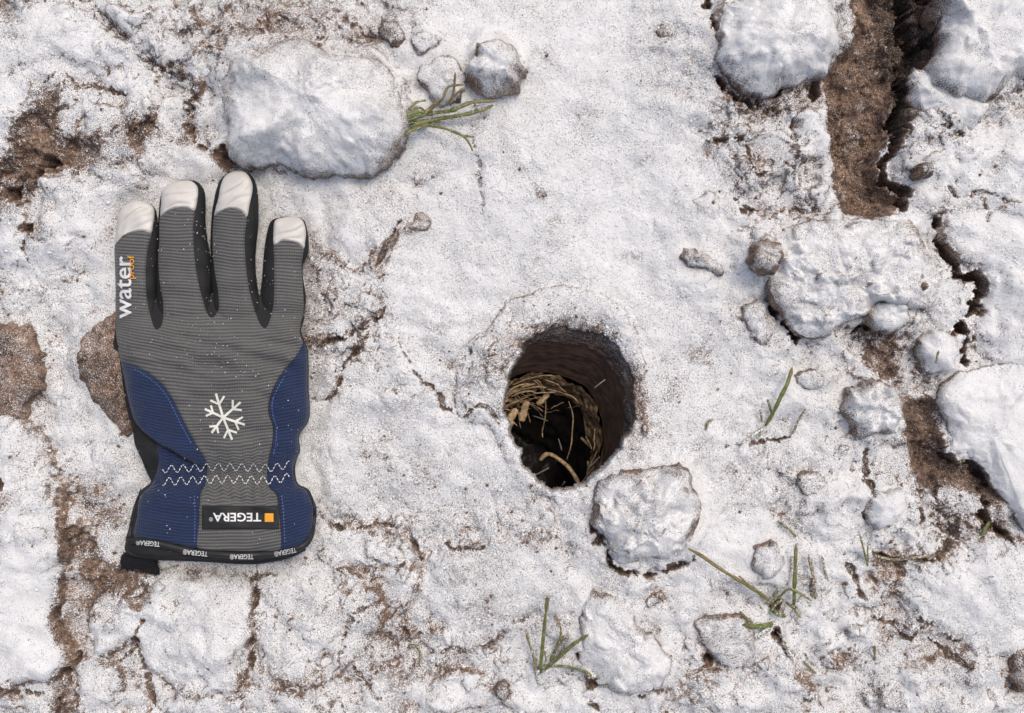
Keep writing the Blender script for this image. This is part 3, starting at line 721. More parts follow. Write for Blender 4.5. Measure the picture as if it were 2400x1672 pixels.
snow -= 0.22 * rough * (1 - sm(0.06, 0.20, b1 - 0.02)) + 0.10 * rough * (1 - sm(0.06, 0.2, b2))
humus_shade = np.maximum(humus_shade, 0.7 * (1 - sm(-12, 6, hd)))
snow -= 0.3 * (1 - sm(-8, -3, hd)) + upr * 0.38 * (1 - sm(-8, 14, hd))
snow = np.clip(snow, 0, 1)
Z = h * 1e-3

V = np.stack([(GX - 1200) * S, (836 - GY) * S, Z], -1).reshape(-1, 3)
F = quads(len(AY), len(AX))[:, ::-1]
keep = ~(hd.ravel() < -6)[F].all(1)
g_me = make_mesh('ground', V, F[keep], M_GROUND, True, {'snow': snow.ravel(), 'humus_shade': humus_shade.ravel()})
ground = tag(add('ground', g_me), kind='structure')

def gz(px, py):
    """ground height under a photo pixel (m)"""
    px = np.asarray(px, float); py = np.asarray(py, float)
    i = np.clip(np.searchsorted(AX, px) - 1, 0, len(AX) - 2); j = np.clip(np.searchsorted(AY, py) - 1, 0, len(AY) - 2)
    return Z[j, i]
def gsnow(px, py):
    i = np.clip(np.searchsorted(AX, px) - 1, 0, len(AX) - 2); j = np.clip(np.searchsorted(AY, py) - 1, 0, len(AY) - 2)
    return snow[j, i]

# ------------------------------------------------------------------ loose clods on the ground
def clod(name, label, pts, hm, snowy=0.75, seed=0, flat=0.55, noise=1.0, cat='soil clod', hum=0.1, sink=2.0, edge=0.5, tilt=(0, 0), group=None, grad=(0, 0)):
    """outline in photo pixels, height hm in mm; flat = how table-like the top is"""
    out = spline(pts, True, 5)
    c = out.mean(0)
    zb = float(np.median(gz(out[:, 0], out[:, 1]))) * 1000 - sink
    size = np.hypot(*(out - c).T).mean()
    nseg = int(np.clip(2 * np.pi * size / 3.0, 40, 400)); nr = int(np.clip(size / 3.0, 12, 90))
    L = np.concatenate([[0], np.cumsum(np.hypot(*np.diff(np.vstack([out, out[:1]]), axis=0).T))])
    tt = np.linspace(0, L[-1], nseg, endpoint=False)
    o2 = np.vstack([out, out[:1]])
    ox = np.interp(tt, L, o2[:, 0]); oy = np.interp(tt, L, o2[:, 1])
    prof = np.concatenate([np.linspace(0.02, 1, nr), [1.02, 1.0, 0.94, 0.86]])
    rr = prof[:, None]
    x = c[0] + rr * (ox - c[0])[None, :]; y = c[1] + rr * (oy - c[1])[None, :]
    amp = min(size * 0.16, 15)
    sx, sy = x + seed * 613.7, y + seed * 271.3
    x2 = x + rr ** 2 * (amp * fbm(sx, sy, size * 0.7, 3, 3) + 4.0 * fbm(sx, sy, 24, 2, 10) + 2.6 * fbm(sx, sy, 9, 2, 9))
    y2 = y + rr ** 2 * (amp * fbm(sx, sy, size * 0.7, 3, 6) + 4.0 * fbm(sx, sy, 24, 2, 13) + 2.6 * fbm(sx, sy, 9, 2, 12))
    e = np.clip(1 - np.minimum(rr, 1), 0, 1)
    p = 1 + 5 * flat
    flank = pnoise(np.cos(np.linspace(0, 2 * np.pi, nseg, endpoint=False)) * 1.6 + seed * 3.1, np.sin(np.linspace(0, 2 * np.pi, nseg, endpoint=False)) * 1.6, 77)[None, :]
    dome = (1 - np.minimum(rr, 1) ** p) ** np.clip(0.75 + 0.7 * flank, 0.4, 1.6)
    bl = billow(sx + 9 * fbm(sx, sy, 40, 2, 3), sy, max(size * 0.9, 26), 3, 402)
    lump = 0.26 * (bl - 0.45)
    z = hm * dome * (0.84 + lump * noise * sm(0, 0.3, e)) + noise * hm * 0.10 * fbm(sx, sy, size * 0.8, 3, 15) * sm(0, .25, e)
    z += noise * (0.3 * fbm(sx, sy, 12, 2, 18) + 1.0 * fbm(sx, sy, 34, 3, 19)) * sm(0, 0.12, e)
    w1, w2, wr = worley(sx + 8 * fbm(sx, sy, 20, 2, 5), sy + 8 * fbm(sx, sy, 20, 2, 6), 30, 7)
    z += noise * 2.6 * np.sqrt(np.clip(1 - (w1 / 0.5) ** 2, 0, 1)) * (wr > 0.5) * sm(0, 0.15, e) * sm(-0.1, 0.4, fbm(sx, sy, 90, 2, 8) + 0.35 * (1 - e))
    z += dome * (tilt[0] * (x - c[0]) + tilt[1] * (y - c[1])) / max(size, 1)
    low = np.zeros(x.shape); low[nr] = -0.25 * hm; low[nr + 1] = -0.55 * hm; low[nr + 2] = -0.8 * hm; low[nr + 3] = -1.1 * hm
    z = z + low + 0.0
    z[nr:] += 0.25 * hm
    z[:nr] = np.maximum(z[:nr], 0.0) + 0.25 * hm
    for _ in range(3):                                  # loose snow rounds the top off
        zs = z.copy()
        zs[1:nr - 2] = 0.25 * (z[:nr - 3] + z[2:nr - 1]) + 0.25 * (np.roll(z, 1, 1) + np.roll(z, -1, 1))[1:nr - 2]
        z = z + (0.8 if snowy > 0.5 and noise < 1.15 else 0.25) * (zs - z)
    zz = (zb + z) * 1e-3
    # true size and place: the outline is what the camera sees at mid height
    zr = (zb + 0.6 * hm) * 1e-3
    w = P(x2, y2, np.full(x.shape, zr)); w[..., 2] = zz
    org = P(np.array(c[0]), np.array(c[1]), np.array(zr)); org[2] = zb * 1e-3
    vv = (w - org).reshape(-1, 3)
    # snow by slope
    du = np.gradient(zz, axis=0) / (np.abs(np.gradient(rr, axis=0)) * size * S + 1e-6)
    sn = snowy + (0.15 if snowy > 0.45 else 0.1) + (grad[0] * (x - c[0]) + grad[1] * (y - c[1])) / max(size, 1) - edge * (0.75 + 0.9 * fbm(sx, sy, 50, 2, 29)) * sm(0.7, 2.6, np.abs(du)) - 0.16 * sm(0.22, 0.0, e + 0.12 * fbm(sx, sy, 30, 2, 31)) + 0.16 * fbm(sx, sy, max(size * 0.6, 20), 3, 27)
    sn -= 0.20 * (1 - sm(0.08, 0.2, bl)) * noise
    sn += 0.08 * fbm(sx, sy, 18, 2, 28)
    nz = fbm(sx, sy * 1.4, 60, 2, 705); cz = (1 - sm(0, 0.05, np.abs(nz))) * sm(0.0, 0.4, fbm(sx, sy, 100, 2, 706)) * min(1, max(0, noise - 0.6))
    sn -= 0.35 * cz
    sn[nr:] = np.minimum(sn[nr:], 0.12)
    top = np.array([[0, 0, vv[:nseg, 2].mean()]])
    vv = np.vstack([vv, top]); ti = len(vv) - 1
    q = quads(len(prof), nseg, True)
    tri = np.concatenate([q[:, [0, 1, 2]], q[:, [0, 2, 3]]])
    cap = np.stack([np.full(nseg, ti), (np.arange(nseg) + 1) % nseg, np.arange(nseg)], -1)
    allf = np.vstack([tri, cap])
    sn = np.append(np.clip(sn, 0, 1).ravel(), snowy)
    # outlines may run either way round: turn the faces up
    def upz(fs): 
        return np.cross(vv[fs[:, 1]] - vv[fs[:, 0]], vv[fs[:, 2]] - vv[fs[:, 0]])[:, 2].sum()
    if upz(tri[:len(q)][: nseg * 5]) < 0: tri = tri[:, ::-1]
    if upz(cap) < 0: cap = cap[:, ::-1]
    allf = np.vstack([tri, cap])
    me = make_mesh(name, vv, allf, M_GROUND, True, {'snow': sn, 'humus_shade': np.clip(hum + 0.2 * np.append(fbm(sx, sy, 60, 2, 88).ravel(), 0), 0, 1)})
    return tag(add(name, me, None, org), label, cat, group)

for a_, k_ in CLODS:
    clod(*a_, **k_)

# ------------------------------------------------------------------ the hole
hole = add('ground_hole', None, None, P(np.array(HC[0]), np.array(HC[1]), np.array(0.0)))
tag(hole, 'round dark hole sunk slantwise into the snowy soil right of the glove', 'hole')
HO = np.array(hole.location)
def hole_ring(depth, ang, rad=1.0):
    """apparent pixel of the wall at a depth (mm)"""
    t = depth / 60.0
    sc = 1.0 - 0.08 * t + 0.03 * np.exp(-depth / 6.0)
    n = len(HOLE)
    a0 = np.arctan2(HOLE[:, 1] - HC[1], HOLE[:, 0] - HC[0]); r0 = np.hypot(HOLE[:, 0] - HC[0], HOLE[:, 1] - HC[1])
    od = np.argsort(a0)
    r = np.interp((ang + np.pi) % (2 * np.pi) - np.pi, a0[od], r0[od], period=2 * np.pi)
    px = HC[0] - 65 * t + rad * sc * r * np.cos(ang); py = HC[1] + 95 * t + rad * sc * r * np.sin(ang)
    return px, py
def hole_pt(depth, ang, rad=1.0):
    px, py = hole_ring(depth, ang, rad)
    return P(px, py, -depth * 1e-3 + 0 * px) - HO
na = 220
A = np.linspace(-np.pi, np.pi, na, endpoint=False)
def tube(d0, d1, nd, amp, seed, rad=1.0):
    D = np.linspace(d0, d1, nd)
    aa, dd = np.meshgrid(A, D)
    X, Y = np.cos(aa) * 130, np.sin(aa) * 130
    rr = rad + amp * (0.020 * fbm(X + seed * 99, Y + dd * 3.7, 40, 3, seed) + 0.011 * fbm(X + seed * 99, Y + dd * 5, 12, 2, seed + 3))
    return hole_pt(dd, aa, rr).reshape(-1, 3), quads(nd, na, True)
v, f = tube(2, 20, 40, 1.3, 1)
aa, dd = np.meshgrid(A, np.linspace(2, 20, 40))
ups = 0.5 + 0.5 * np.cos(aa + math.radians(50))
wsn = np.clip(0.36 - dd / (6 + 10 * ups) * 0.42 + 0.2 * fbm(np.cos(aa) * 300, np.sin(aa) * 300 + dd * 6, 60, 2, 8), 0.02, 0.6)
whu = np.clip(0.35 + 0.02 * dd + 0.2 * fbm(np.cos(aa) * 300, np.sin(aa) * 300 + dd * 6, 120, 2, 18), 0.2, 1.0)
add('rim_wall', make_mesh('rim_wall', v, f, M_GROUND, True, {'snow': wsn.ravel(), 'humus_shade': whu.ravel()}), hole)
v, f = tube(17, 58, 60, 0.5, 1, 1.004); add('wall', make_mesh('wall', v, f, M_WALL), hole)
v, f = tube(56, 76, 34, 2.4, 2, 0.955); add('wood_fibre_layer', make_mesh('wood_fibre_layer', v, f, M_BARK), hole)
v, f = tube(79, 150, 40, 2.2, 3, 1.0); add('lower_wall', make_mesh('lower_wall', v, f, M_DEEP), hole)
aa, rr_ = np.meshgrid(A, np.linspace(0.02, 1.05, 40))
v = hole_pt(np.full(aa.shape, 140.0) - 14 * fbm(np.cos(aa) * rr_ * 100, np.sin(aa) * rr_ * 100, 50, 3, 5), aa, rr_).reshape(-1, 3)
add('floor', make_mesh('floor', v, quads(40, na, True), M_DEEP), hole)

def strip(name, pts3, wid, thick, mat, parent, attrs=None, org=None, taper=0.15, seed=0, nseg=None):
    """flattened tapering blade along 3-D points (m): six-sided cross section"""
    pts = spline(pts3, False, nseg or 5) if len(pts3) > 2 else np.array([np.array(pts3[0]) + (np.array(pts3[1]) - np.array(pts3[0])) * t for t in np.linspace(0, 1, 6)])
    n = len(pts)
    t = np.gradient(pts, axis=0); t /= np.linalg.norm(t, axis=1)[:, None] + 1e-12
    up = np.array([0, 0, 1.0]); side = np.cross(t, up); nl = np.linalg.norm(side, axis=1)[:, None]
    side = np.where(nl > 0.05, side / (nl + 1e-9), np.array([1.0, 0, 0]))
    nrm = np.cross(side, t)
    s = np.linspace(0, 1, n)
    rs = np.random.RandomState(seed)
    w = wid * (taper + (1 - taper) * np.minimum(1, np.minimum(s * 4 + 0.6, (1 - s) * 6 + 0.22))) * (1 + 0.14 * rs.randn(n))
    ang = np.linspace(0, 2 * np.pi, 6, endpoint=False)
    v = pts[:, None, :] + 0.5 * w[:, None, None] * np.cos(ang)[None, :, None] * side[:, None, :] \
        + 0.5 * thick * (0.4 + 0.6 * (w / wid))[:, None, None] * np.sin(ang)[None, :, None] * nrm[:, None, :]
    f = quads(n, 6, True)
    cap0 = np.array([[0, 1, 2, 3], [0, 3, 4, 5]]); cap1 = cap0 + (n - 1) * 6
    f = np.vstack([f, cap0[:, ::-1], cap1])
    at = {'along': np.repeat(s, 6)}
    for k_, v_ in (attrs or {}).items(): at[k_] = np.full(n * 6, v_)
    org = np.zeros(3) if org is None else org
    return add(name, make_mesh(name, v.reshape(-1, 3) - org, f, mat, True, at), parent)

rs = np.random.RandomState(4)
for i in range(90):                                  # torn fibre strips along the layer
    a0 = rs.uniform(-np.pi * 1.08, -0.52 * np.pi) if i % 5 else rs.uniform(-0.5 * np.pi, 0.4 * np.pi); ln_ = rs.uniform(0.12, 0.6); dp = rs.uniform(54, 92)
    aa = np.linspace(a0, a0 + ln_, 5)
    dd = dp + rs.uniform(-16, 20) * np.linspace(0, 1, 5) + rs.randn(5) * 0.8
    pts = hole_pt(dd, aa, 0.93 - 0.09 * rs.rand() - 0.05 * np.linspace(0, 1, 5) * rs.rand())
    strip('fibre_strip', pts, rs.uniform(0.0003, 0.0012), 0.0005, M_STRAW, hole, seed=i)
for i in range(26):                                  # loose straws crossing the opening below the layer
    a0 = rs.uniform(-np.pi * 1.15, -0.3 * np.pi); a1 = a0 + rs.uniform(-0.5, 0.9)
    t_ = np.linspace(0, 1, 5)
    pts = hole_pt(rs.uniform(60, 84) + rs.uniform(-8, 34) * t_ + rs.randn(5) * 1.2, a0 + (a1 - a0) * t_, 0.93 + (rs.uniform(0.45, 0.9) - 0.93) * t_)
    strip('loose_straw', pts, rs.uniform(0.0004, 0.0010), 0.0005, M_STRAW, hole, seed=200 + i, taper=0.5)
def hz(p, dmm):
    return P(np.array(float(p[0])), np.array(float(p[1])), np.array(-dmm * 1e-3)) - HO
def z3(x, y): return (1000 + x / 2.461, 650 + y / 2.461)
strip('root', [hz(z3(655, 1055), 96), hz(z3(705, 1020), 92), hz(z3(800, 1080), 86), hz(z3(855, 1150), 78), hz(z3(890, 1225), 66)], 0.0030, 0.0028, M_STRAW, hole, taper=0.7)
strip('root', [hz(z3(890, 925), 84), hz(z3(935, 970), 84), hz(z3(972, 1035), 84)], 0.0018, 0.0016, M_STRAW, hole, taper=0.6)
strip('root', [hz(z3(1022, 950), 70), hz(z3(1012, 1040), 66), hz(z3(985, 1150), 56)], 0.0018, 0.0016, M_STRAW, hole, taper=0.6)
strip('root', [hz(z3(930, 1060), 80), hz(z3(935, 1100), 80), hz(z3(925, 1140), 80)], 0.0020, 0.0016, M_STRAW, hole, taper=0.5)
strip('bark_flake', [hz(z3(545, 830), 76), hz(z3(560, 770), 74), hz(z3(580, 715), 72)], 0.0052, 0.0014, M_STRAW, hole, taper=0.3)
strip('bark_flake', [hz(z3(640, 735), 76), hz(z3(675, 700), 74), hz(z3(705, 675), 74)], 0.0038, 0.0012, M_STRAW, hole, taper=0.3)
strip('bark_flake', [hz(z3(465, 880), 62), hz(z3(480, 820), 60), hz(z3(520, 760), 60)], 0.0055, 0.0014, M_STRAW, hole, taper=0.3)
for a, b, dp in [((610, 1150), (705, 1100), 84), ((965, 640), (1030, 590), 30), ((780, 1205), (797, 1178), 70), ((925, 1110), (1000, 1035), 60), ((760, 930), (780, 1000), 110), ((590, 790), (700, 830), 112)]:
    strip('pale_straw', [hz(z3(*a), dp), hz(z3(*b), dp - 4)], 0.0008, 0.0007, simple('grey_straw', (0.30, 0.30, 0.28), 0.6) if 'grey_straw' not in bpy.data.materials else bpy.data.materials['grey_straw'], hole, taper=0.6)

# ------------------------------------------------------------------ grass
def tuft(name, label, root, blades, cat='grass', group=None):
    """blades: (name, [(px, py, mm above ground) ...], width mm, dryness, frost)"""
    r = P(np.array(float(root[0])), np.array(float(root[1])), gz(root[0], root[1]))
    e = add(name, None, None, r); tag(e, label, cat, group)
    for i, (bn, pts, w, dry, fr) in enumerate(blades):
        p3 = []
        for x, y, mm in pts:
            z = float(gz(x, y)) + mm * 1e-3
            p3.append(P(np.array(float(x)), np.array(float(y)), np.array(z)))
        strip(bn, p3, w * (0.5 if bn == 'broad_leaf' else 0.86) * 1e-3, 0.0009, M_GRASS, e, {'dry': min(1, dry + 0.12), 'frost': min(1, fr + 0.17)}, org=r, seed=i + int(root[0]))
    return e
B = 'blade'
tuft('grass_tuft', 'frosty grass tuft growing out beside the largest snow-capped clod', (955, 290), [
    (B, [(950, 283, 2), (1010, 266, 7), (1055, 260, 10), (1107, 240, 12), (1159, 237, 10)], 3.0, 0.1, 0.22),
    (B, [(960, 296, 2), (1020, 280, 7), (1072, 272, 9), (1125, 260, 10), (1156, 247, 9)], 2.8, 0.15, 0.22),
    (B, [(936, 324, 3), (961, 308, 6), (1003, 291, 7)], 2.6, 0.25, 0.25),
    (B, [(970, 292, 2), (1020, 296, 10), (1085, 319, 16), (1109, 355, 14)], 2.0, 0.2, 0.2),
    (B, [(1075, 315, 15), (1095, 319, 16), (1112, 321, 15)], 1.5, 0.4, 0.1),
    (B, [(965, 282, 2), (999, 266, 8), (1037, 232, 16), (1051, 204, 18), (1088, 199, 18)], 1.8, 0.75, 0.1),
    (B, [(1046, 248, 8), (1062, 220, 14), (1067, 169, 20)], 1.7, 0.8, 0.1),
    (B, [(1056, 236, 10), (1068, 222, 14), (1086, 207, 16)], 1.6, 0.7, 0.1),
    (B, [(957, 256, 4), (978, 239, 8), (999, 236, 9)], 1.8, 0.4, 0.3),
    (B, [(957, 258, 3), (985, 253, 6), (995, 262, 5)], 1.7, 0.35, 0.3),
    (B, [(985, 275, 5), (1010, 252, 9), (1034, 235, 12)], 2.6, 0.3, 0.25),
    (B, [(955, 270, 4), (985, 262, 7), (1015, 270, 6)], 3.0, 0.1, 0.25),
    (B, [(950, 290, 3), (990, 286, 5), (1035, 286, 5)], 2.6, 0.1, 0.25)])
tuft('grass_tuft', 'fan of green grass blades at the bottom, below the hole', (1258, 1588), [
    (B, [(1262, 1580, 1), (1268, 1550, 8), (1275, 1475, 18), (1281, 1422, 22), (1283, 1397, 24)], 2.6, 0.15, 0.1),
    (B, [(1258, 1586, 1), (1254, 1550, 6), (1243, 1515, 9), (1231, 1472, 9)], 2.2, 0.4, 0.4),
    (B, [(1266, 1578, 1), (1308, 1543, 8), (1343, 1511, 13), (1379, 1488, 15)], 2.8, 0.2, 0.2),
    (B, [(1290, 1562, 2), (1320, 1562, 5), (1345, 1566, 5), (1379, 1579, 3), (1395, 1600, 2)], 2.2, 0.2, 0.35),
    (B, [(1405, 1609, 2), (1426, 1606, 3), (1450, 1582, 4)], 2.0, 0.3, 0.4),
    (B, [(1296, 1545, 2), (1315, 1482, 8), (1300, 1436, 12)], 1.5, 0.7, 0.3),
    (B, [(1290, 1550, 2), (1305, 1520, 5), (1322, 1490, 7)], 2.4, 0.35, 0.3),
    (B, [(1300, 1545, 2), (1322, 1520, 5), (1332, 1482, 6)], 2.2, 0.3, 0.5),
    (B, [(1270, 1575, 1), (1280, 1550, 5), (1276, 1525, 6)], 2.0, 0.3, 0.4),
    (B, [(1262, 1605, 0), (1259, 1590, 2), (1262, 1570, 4)], 2.4, 0.3, 0.6)])
tuft('grass_tuft', 'sprawling tuft with one long straw-coloured stalk at the lower right', (1812, 1432), [
    ('stalk', [(1815, 1425, 2), (1797, 1404, 6), (1757, 1375, 11), (1714, 1350, 14), (1671, 1322, 15), (1646, 1304, 15), (1613, 1286, 13)], 2.5, 0.65, 0.1),
    ('stalk', [(1861, 1418, 4), (1863, 1350, 10), (1866, 1275, 13)], 2.7, 0.05, 0.15),
    (B, [(1866, 1258, 6), (1847, 1239, 6), (1822, 1221, 5)], 2.2, 0.45, 0.35),
    (B, [(1902, 1408, 4), (1865, 1386, 9), (1847, 1382, 9), (1829, 1397, 7), (1804, 1413, 3)], 2.0, 0.35, 0.35),
    (B, [(1734, 1434, 3), (1750, 1450, 4), (1764, 1460, 3)], 2.0, 0.2, 0.2),
    ('broad_leaf', [(1812, 1462, 3), (1788, 1468, 7), (1765, 1468, 8), (1741, 1466, 5)], 6.5, 0.0, 0.25),
    ('broad_leaf', [(1808, 1466, 3), (1790, 1482, 6), (1768, 1496, 4)], 7.0, 0.0, 0.6),
    ('broad_leaf', [(1808, 1425, 2), (1822, 1440, 7), (1842, 1445, 5)], 5.0, 0.0, 0.4),
    (B, [(1842, 1412, 3), (1862, 1428, 6), (1876, 1448, 4)], 2.2, 0.4, 0.3),
    (B, [(1797, 1418, 3), (1810, 1398, 8), (1830, 1381, 9)], 2.4, 0.35, 0.45),
    (B, [(1805, 1440, 2), (1815, 1420, 6), (1838, 1402, 8)], 2.4, 0.2, 0.4),
    (B, [(1820, 1480, 2), (1838, 1500, 3), (1856, 1545, 2)], 1.9, 0.4, 0.6),
    (B, [(1732, 1350, 10), (1745, 1362, 11), (1765, 1380, 9)], 1.3, 0.9, 0.2)])
tuft('grass_tuft', 'short bright green sprig on smooth snow right of the hole', (1797, 998), [
    (B, [(1795, 998, 1), (1815, 962, 7), (1830, 930, 10), (1845, 900, 11), (1857, 862, 10)], 3.0, 0.05, 0.15),
    (B, [(1808, 968, 3), (1804, 952, 6), (1799, 936, 7)], 1.9, 0.4, 0.3),
    (B, [(1858, 1018, 2), (1871, 986, 5), (1889, 957, 6)], 1.9, 0.45, 0.4),
    (B, [(1738, 1040, 1), (1766, 1020, 3), (1794, 1002, 3)], 2.0, 0.5, 0.65),
    (B, [(1786, 990, 2), (1784, 975, 4), (1781, 960, 5)], 1.6, 0.8, 0.4),
    (B, [(1775, 1026, 1), (1784, 1012, 3), (1792, 998, 4)], 2.4, 0.1, 0.6)])
tuft('grass_sprig', 'thin forked green blade at the lower right above the brown twig', (2032, 1325), [
    (B, [(2034, 1327, 0), (2026, 1295, 6), (2015, 1252, 9)], 1.6, 0.2, 0.3), (B, [(2034, 1318, 2), (2033, 1295, 5), (2034, 1278, 6)], 1.4, 0.2, 0.4)])
tuft('dry_weed', 'brown dry stem standing right of the upright green stalk', (1911, 1400), [
    ('stem', [(1911, 1404, 0), (1906, 1350, 4), (1895, 1300, 6)], 2.6, 0.95, 0.45)])
tuft('dry_weed', 'faint short dry stem, second to the right of the green stalk', (1940, 1362), [
    ('stem', [(1941, 1366, 0), (1933, 1335, 3), (1926, 1302, 4)], 2.0, 0.9, 0.5)])
tuft('grass_sprig', 'short slanting olive blade near the bottom right', (1905, 1570), [
    (B, [(1884, 1550, 2), (1898, 1565, 3), (1912, 1579, 2)], 2.2, 0.35, 0.4)])
tuft('grass_sprig', 'tiny upright olive blade at the bottom right', (2050, 1547), [
    (B, [(2050, 1549, 0), (2050, 1532, 4), (2050, 1514, 5)], 2.0, 0.5, 0.3)])
tuft('grass_sprig', 'single curved green blade left of the bottom grass fan', (984, 1555), [
    (B, [(958, 1507, 1), (975, 1513, 3), (986, 1535, 3), (983, 1560, 1)], 1.9, 0.25, 0.4)])
tuft('grass_sprig', 'tiny brown-green curl on smooth snow right of the hole', (1660, 1000), [
    (B, [(1655, 1008, 1), (1659, 992, 3), (1672, 982, 3)], 2.0, 0.6, 0.3)])
tuft('grass_sprig', 'tiny green blade standing on the round snowy lump at the right', (2196, 850), [
    (B, [(2194, 852, 13), (2196, 838, 16), (2200, 822, 18)], 1.7, 0.4, 0.4)])
tuft('grass_sprig', 'bright green scrap beside the lowest dark crevice at the right', (2311, 1235), [
    (B, [(2298, 1255, 3), (2310, 1238, 7), (2322, 1222, 6)], 3.0, 0.0, 0.2)])
tuft('fallen_twig', 'horizontal brown twig along the crack at the lower right', (2110, 1308), [
    ('stem', [(2048, 1302, 3), (2090, 1312, 5), (2140, 1308, 6), (2195, 1302, 4)], 2.4, 1.0, 0.4)])

# ------------------------------------------------------------------ the glove
G0 = 1.0                                             # mm, underside of the glove above the flattened ground level
def q1(x, y): return (240 + x / 3.2, 380 + y / 3.2)
def q2(x, y): return (240 + x / 2.963, 840 + y / 2.963)
FING = [
    [(271, 830), (271, 764), (271, 692), (270, 630), (269, 574), (273, 542), (276, 511), (284, 489), (302, 474), (321, 470), (343, 474), (360, 484),
     (368, 505), (372, 560), (369, 630), (368, 700), (370, 765), (374, 830)],
    [(366, 830), (366, 771), (364, 700), (365, 630), (368, 568), (371, 514), (376, 462), (385, 441), (409, 427), (434, 422), (459, 425), (474, 438), (481, 456),
     (482, 483), (482, 521), (486, 560), (493, 600), (496, 650), (495, 700), (497, 760), (500, 830)],
    [(494, 830), (496, 743), (496, 693), (494, 630), (493, 568), (496, 505), (501, 474), (506, 448), (516, 422), (534, 407), (560, 400), (579, 404), (596, 421),
     (604, 449), (606, 474), (606, 521), (603, 555), (599, 599), (600, 640), (605, 680), (613, 724), (618, 767), (622, 830)],
    [(612, 830), (615, 767), (611, 720), (610, 690), (614, 655), (617, 614), (620, 580), (624, 555), (629, 532), (638, 516), (656, 510), (681, 507), (702, 510), (715, 521),
     (722, 549), (724, 580), (721, 599), (711, 619), (709, 639), (713, 668), (717, 699), (715, 724), (706, 765), (700, 830)]]
PALM = [(330, 700), (440, 690), (560, 690), (680, 700), (712, 740), (706, 775), (715, 802), (722, 820), (724, 874), (723, 908), (726, 941), (726, 975), (719, 995), (706, 1012), (701, 1029),
        (704, 1056), (697, 1073), (692, 1096), (694, 1123), (702, 1137), (723, 1147), (736, 1174), (741, 1194), (739, 1225), (736, 1255), (719, 1282), (679, 1302),
        (628, 1312), (577, 1316), (476, 1311), (375, 1308), (321, 1302), (297, 1290), (297, 1277), (304, 1255), (311, 1211), (318, 1181), (328, 1152), (351, 1134), (353, 1126), (346, 1112),
        (331, 1076), (316, 1042), (311, 1009), (301, 975), (291, 924), (281, 846), (274, 800), (271, 764), (285, 720)]
FING = [spline(p, True, 4) for p in FING]
PALMS = spline(PALM, True, 4)
PALMX = spline(PALM[:24] + [(745, 1300), (750, 1400), (290, 1400), (292, 1300)] + PALM[34:], True, 4)   # open end carries on past the cuff
FZ, FT, PZ, PT = 8.0, 9.0, 9.0, 14.0
def dome(dd, W):
    return np.sqrt(np.clip(1 - (1 - np.clip(dd / W, 0, 1)) ** 2, 0, 1))
LOBE = spline([(284, 853), (292, 891), (302, 941), (314, 982), (334, 1009), (368, 1036), (409, 1059), (449, 1083), (482, 1094)], False, 5)
def palm_h(x, y):
    sd = np.maximum(sdf(x, y, PALMX), 0)
    z = PZ + PT * dome(sd, 62)
    z += 5.0 * np.exp(-((x - 500) / 130) ** 2 - ((y - 900) / 130) ** 2)
    z -= 5.5 * np.exp(-((y - 1112) / 34) ** 2)
    z -= 3.0 * sm(800, 700, y)
    z += 1.5 * sm(1200, 1290, y)
    # fold where the thumb-side lobe overhangs the wrist
    dl, t = seg_dist(x, y, LOBE)
    below = (y > np.interp(x, LOBE[:, 0], LOBE[:, 1]))
    z = z - np.where(below & (x < 490), 7.0 * np.exp(-dl / 40.0) * sm(0, 2.5, dl), 0) * sm(490, 400, x)
    z = z + np.where(~below & (x < 520), 2.5 * np.exp(-dl / 30.0), 0) * sm(500, 430, x) * sm(280, 320, x)
    # gathers of the elastic wrist and soft wrinkles
    g = np.exp(-((y - 1125) / 42) ** 2)
    z += 0.9 * g * np.sin(x * 2 * np.pi / 27 + 2 * fbm(x, y, 60, 2, 3))
    z += 2.2 * fbm(x, y, 120, 2, 41) + 1.5 * fbm(x * 0.6, y * 1.3, 48, 2, 44)
    w = np.exp(-((y - 850) / 60) ** 2)
    z += 1.5 * w * sm(-0.5, 0.5, fbm(x, y, 110, 2, 19)) * np.sin((y - 0.30 * x + 10 * fbm(x, y, 90, 2, 9)) * 2 * np.pi / 48)
    return z
def fing_h(i, x, y):
    sd = np.maximum(sdf(x, y, FING[i]), 0)
    z = FZ + (FT + (1.0 if i in (1, 2) else 0)) * dome(sd, 44)
    z += 1.0 * fbm(x + 300 * i, y, 70, 2, 51) + 0.5 * np.sin(y * 2 * np.pi / 60 + i) * sm(560, 640, y)
    return z
def in_f(i, x, y): return inside(x, y, FING[i])
def glove_h(x, y):
    """top of the glove in mm above its underside"""
    x = np.asarray(x, float); y = np.asarray(y, float)
    z = np.where(y > 690, palm_h(x, y) * sm(670, 800, y) + (PZ + 2) * (1 - sm(670, 800, y)), 0.0)
    z = np.where(inside(x, y, PALMX), z, np.where(y > 1000, PZ, 0.0))
    for i in range(4):
        m = in_f(i, x, y) | (seg_dist(x, y, FING[i], True)[0] < 2)
        zf = fing_h(i, x, y)
        fade = 1 - sm(740, 830, y)
        z = np.where(m, np.maximum(z, zf * fade + z * (1 - fade)), z)
    return np.maximum(z, FZ * 0.9)
def glove_world(x, y, zmm):
    return P(x, y, (zmm + G0) * 1e-3)
glove = add('work_glove', None, None, P(np.array(500.0), np.array(1250.0), np.array(0.0)))
tag(glove, 'grey and blue winter work glove with white fingertips lying on the snow', 'glove')
GO = np.array(glove.location)

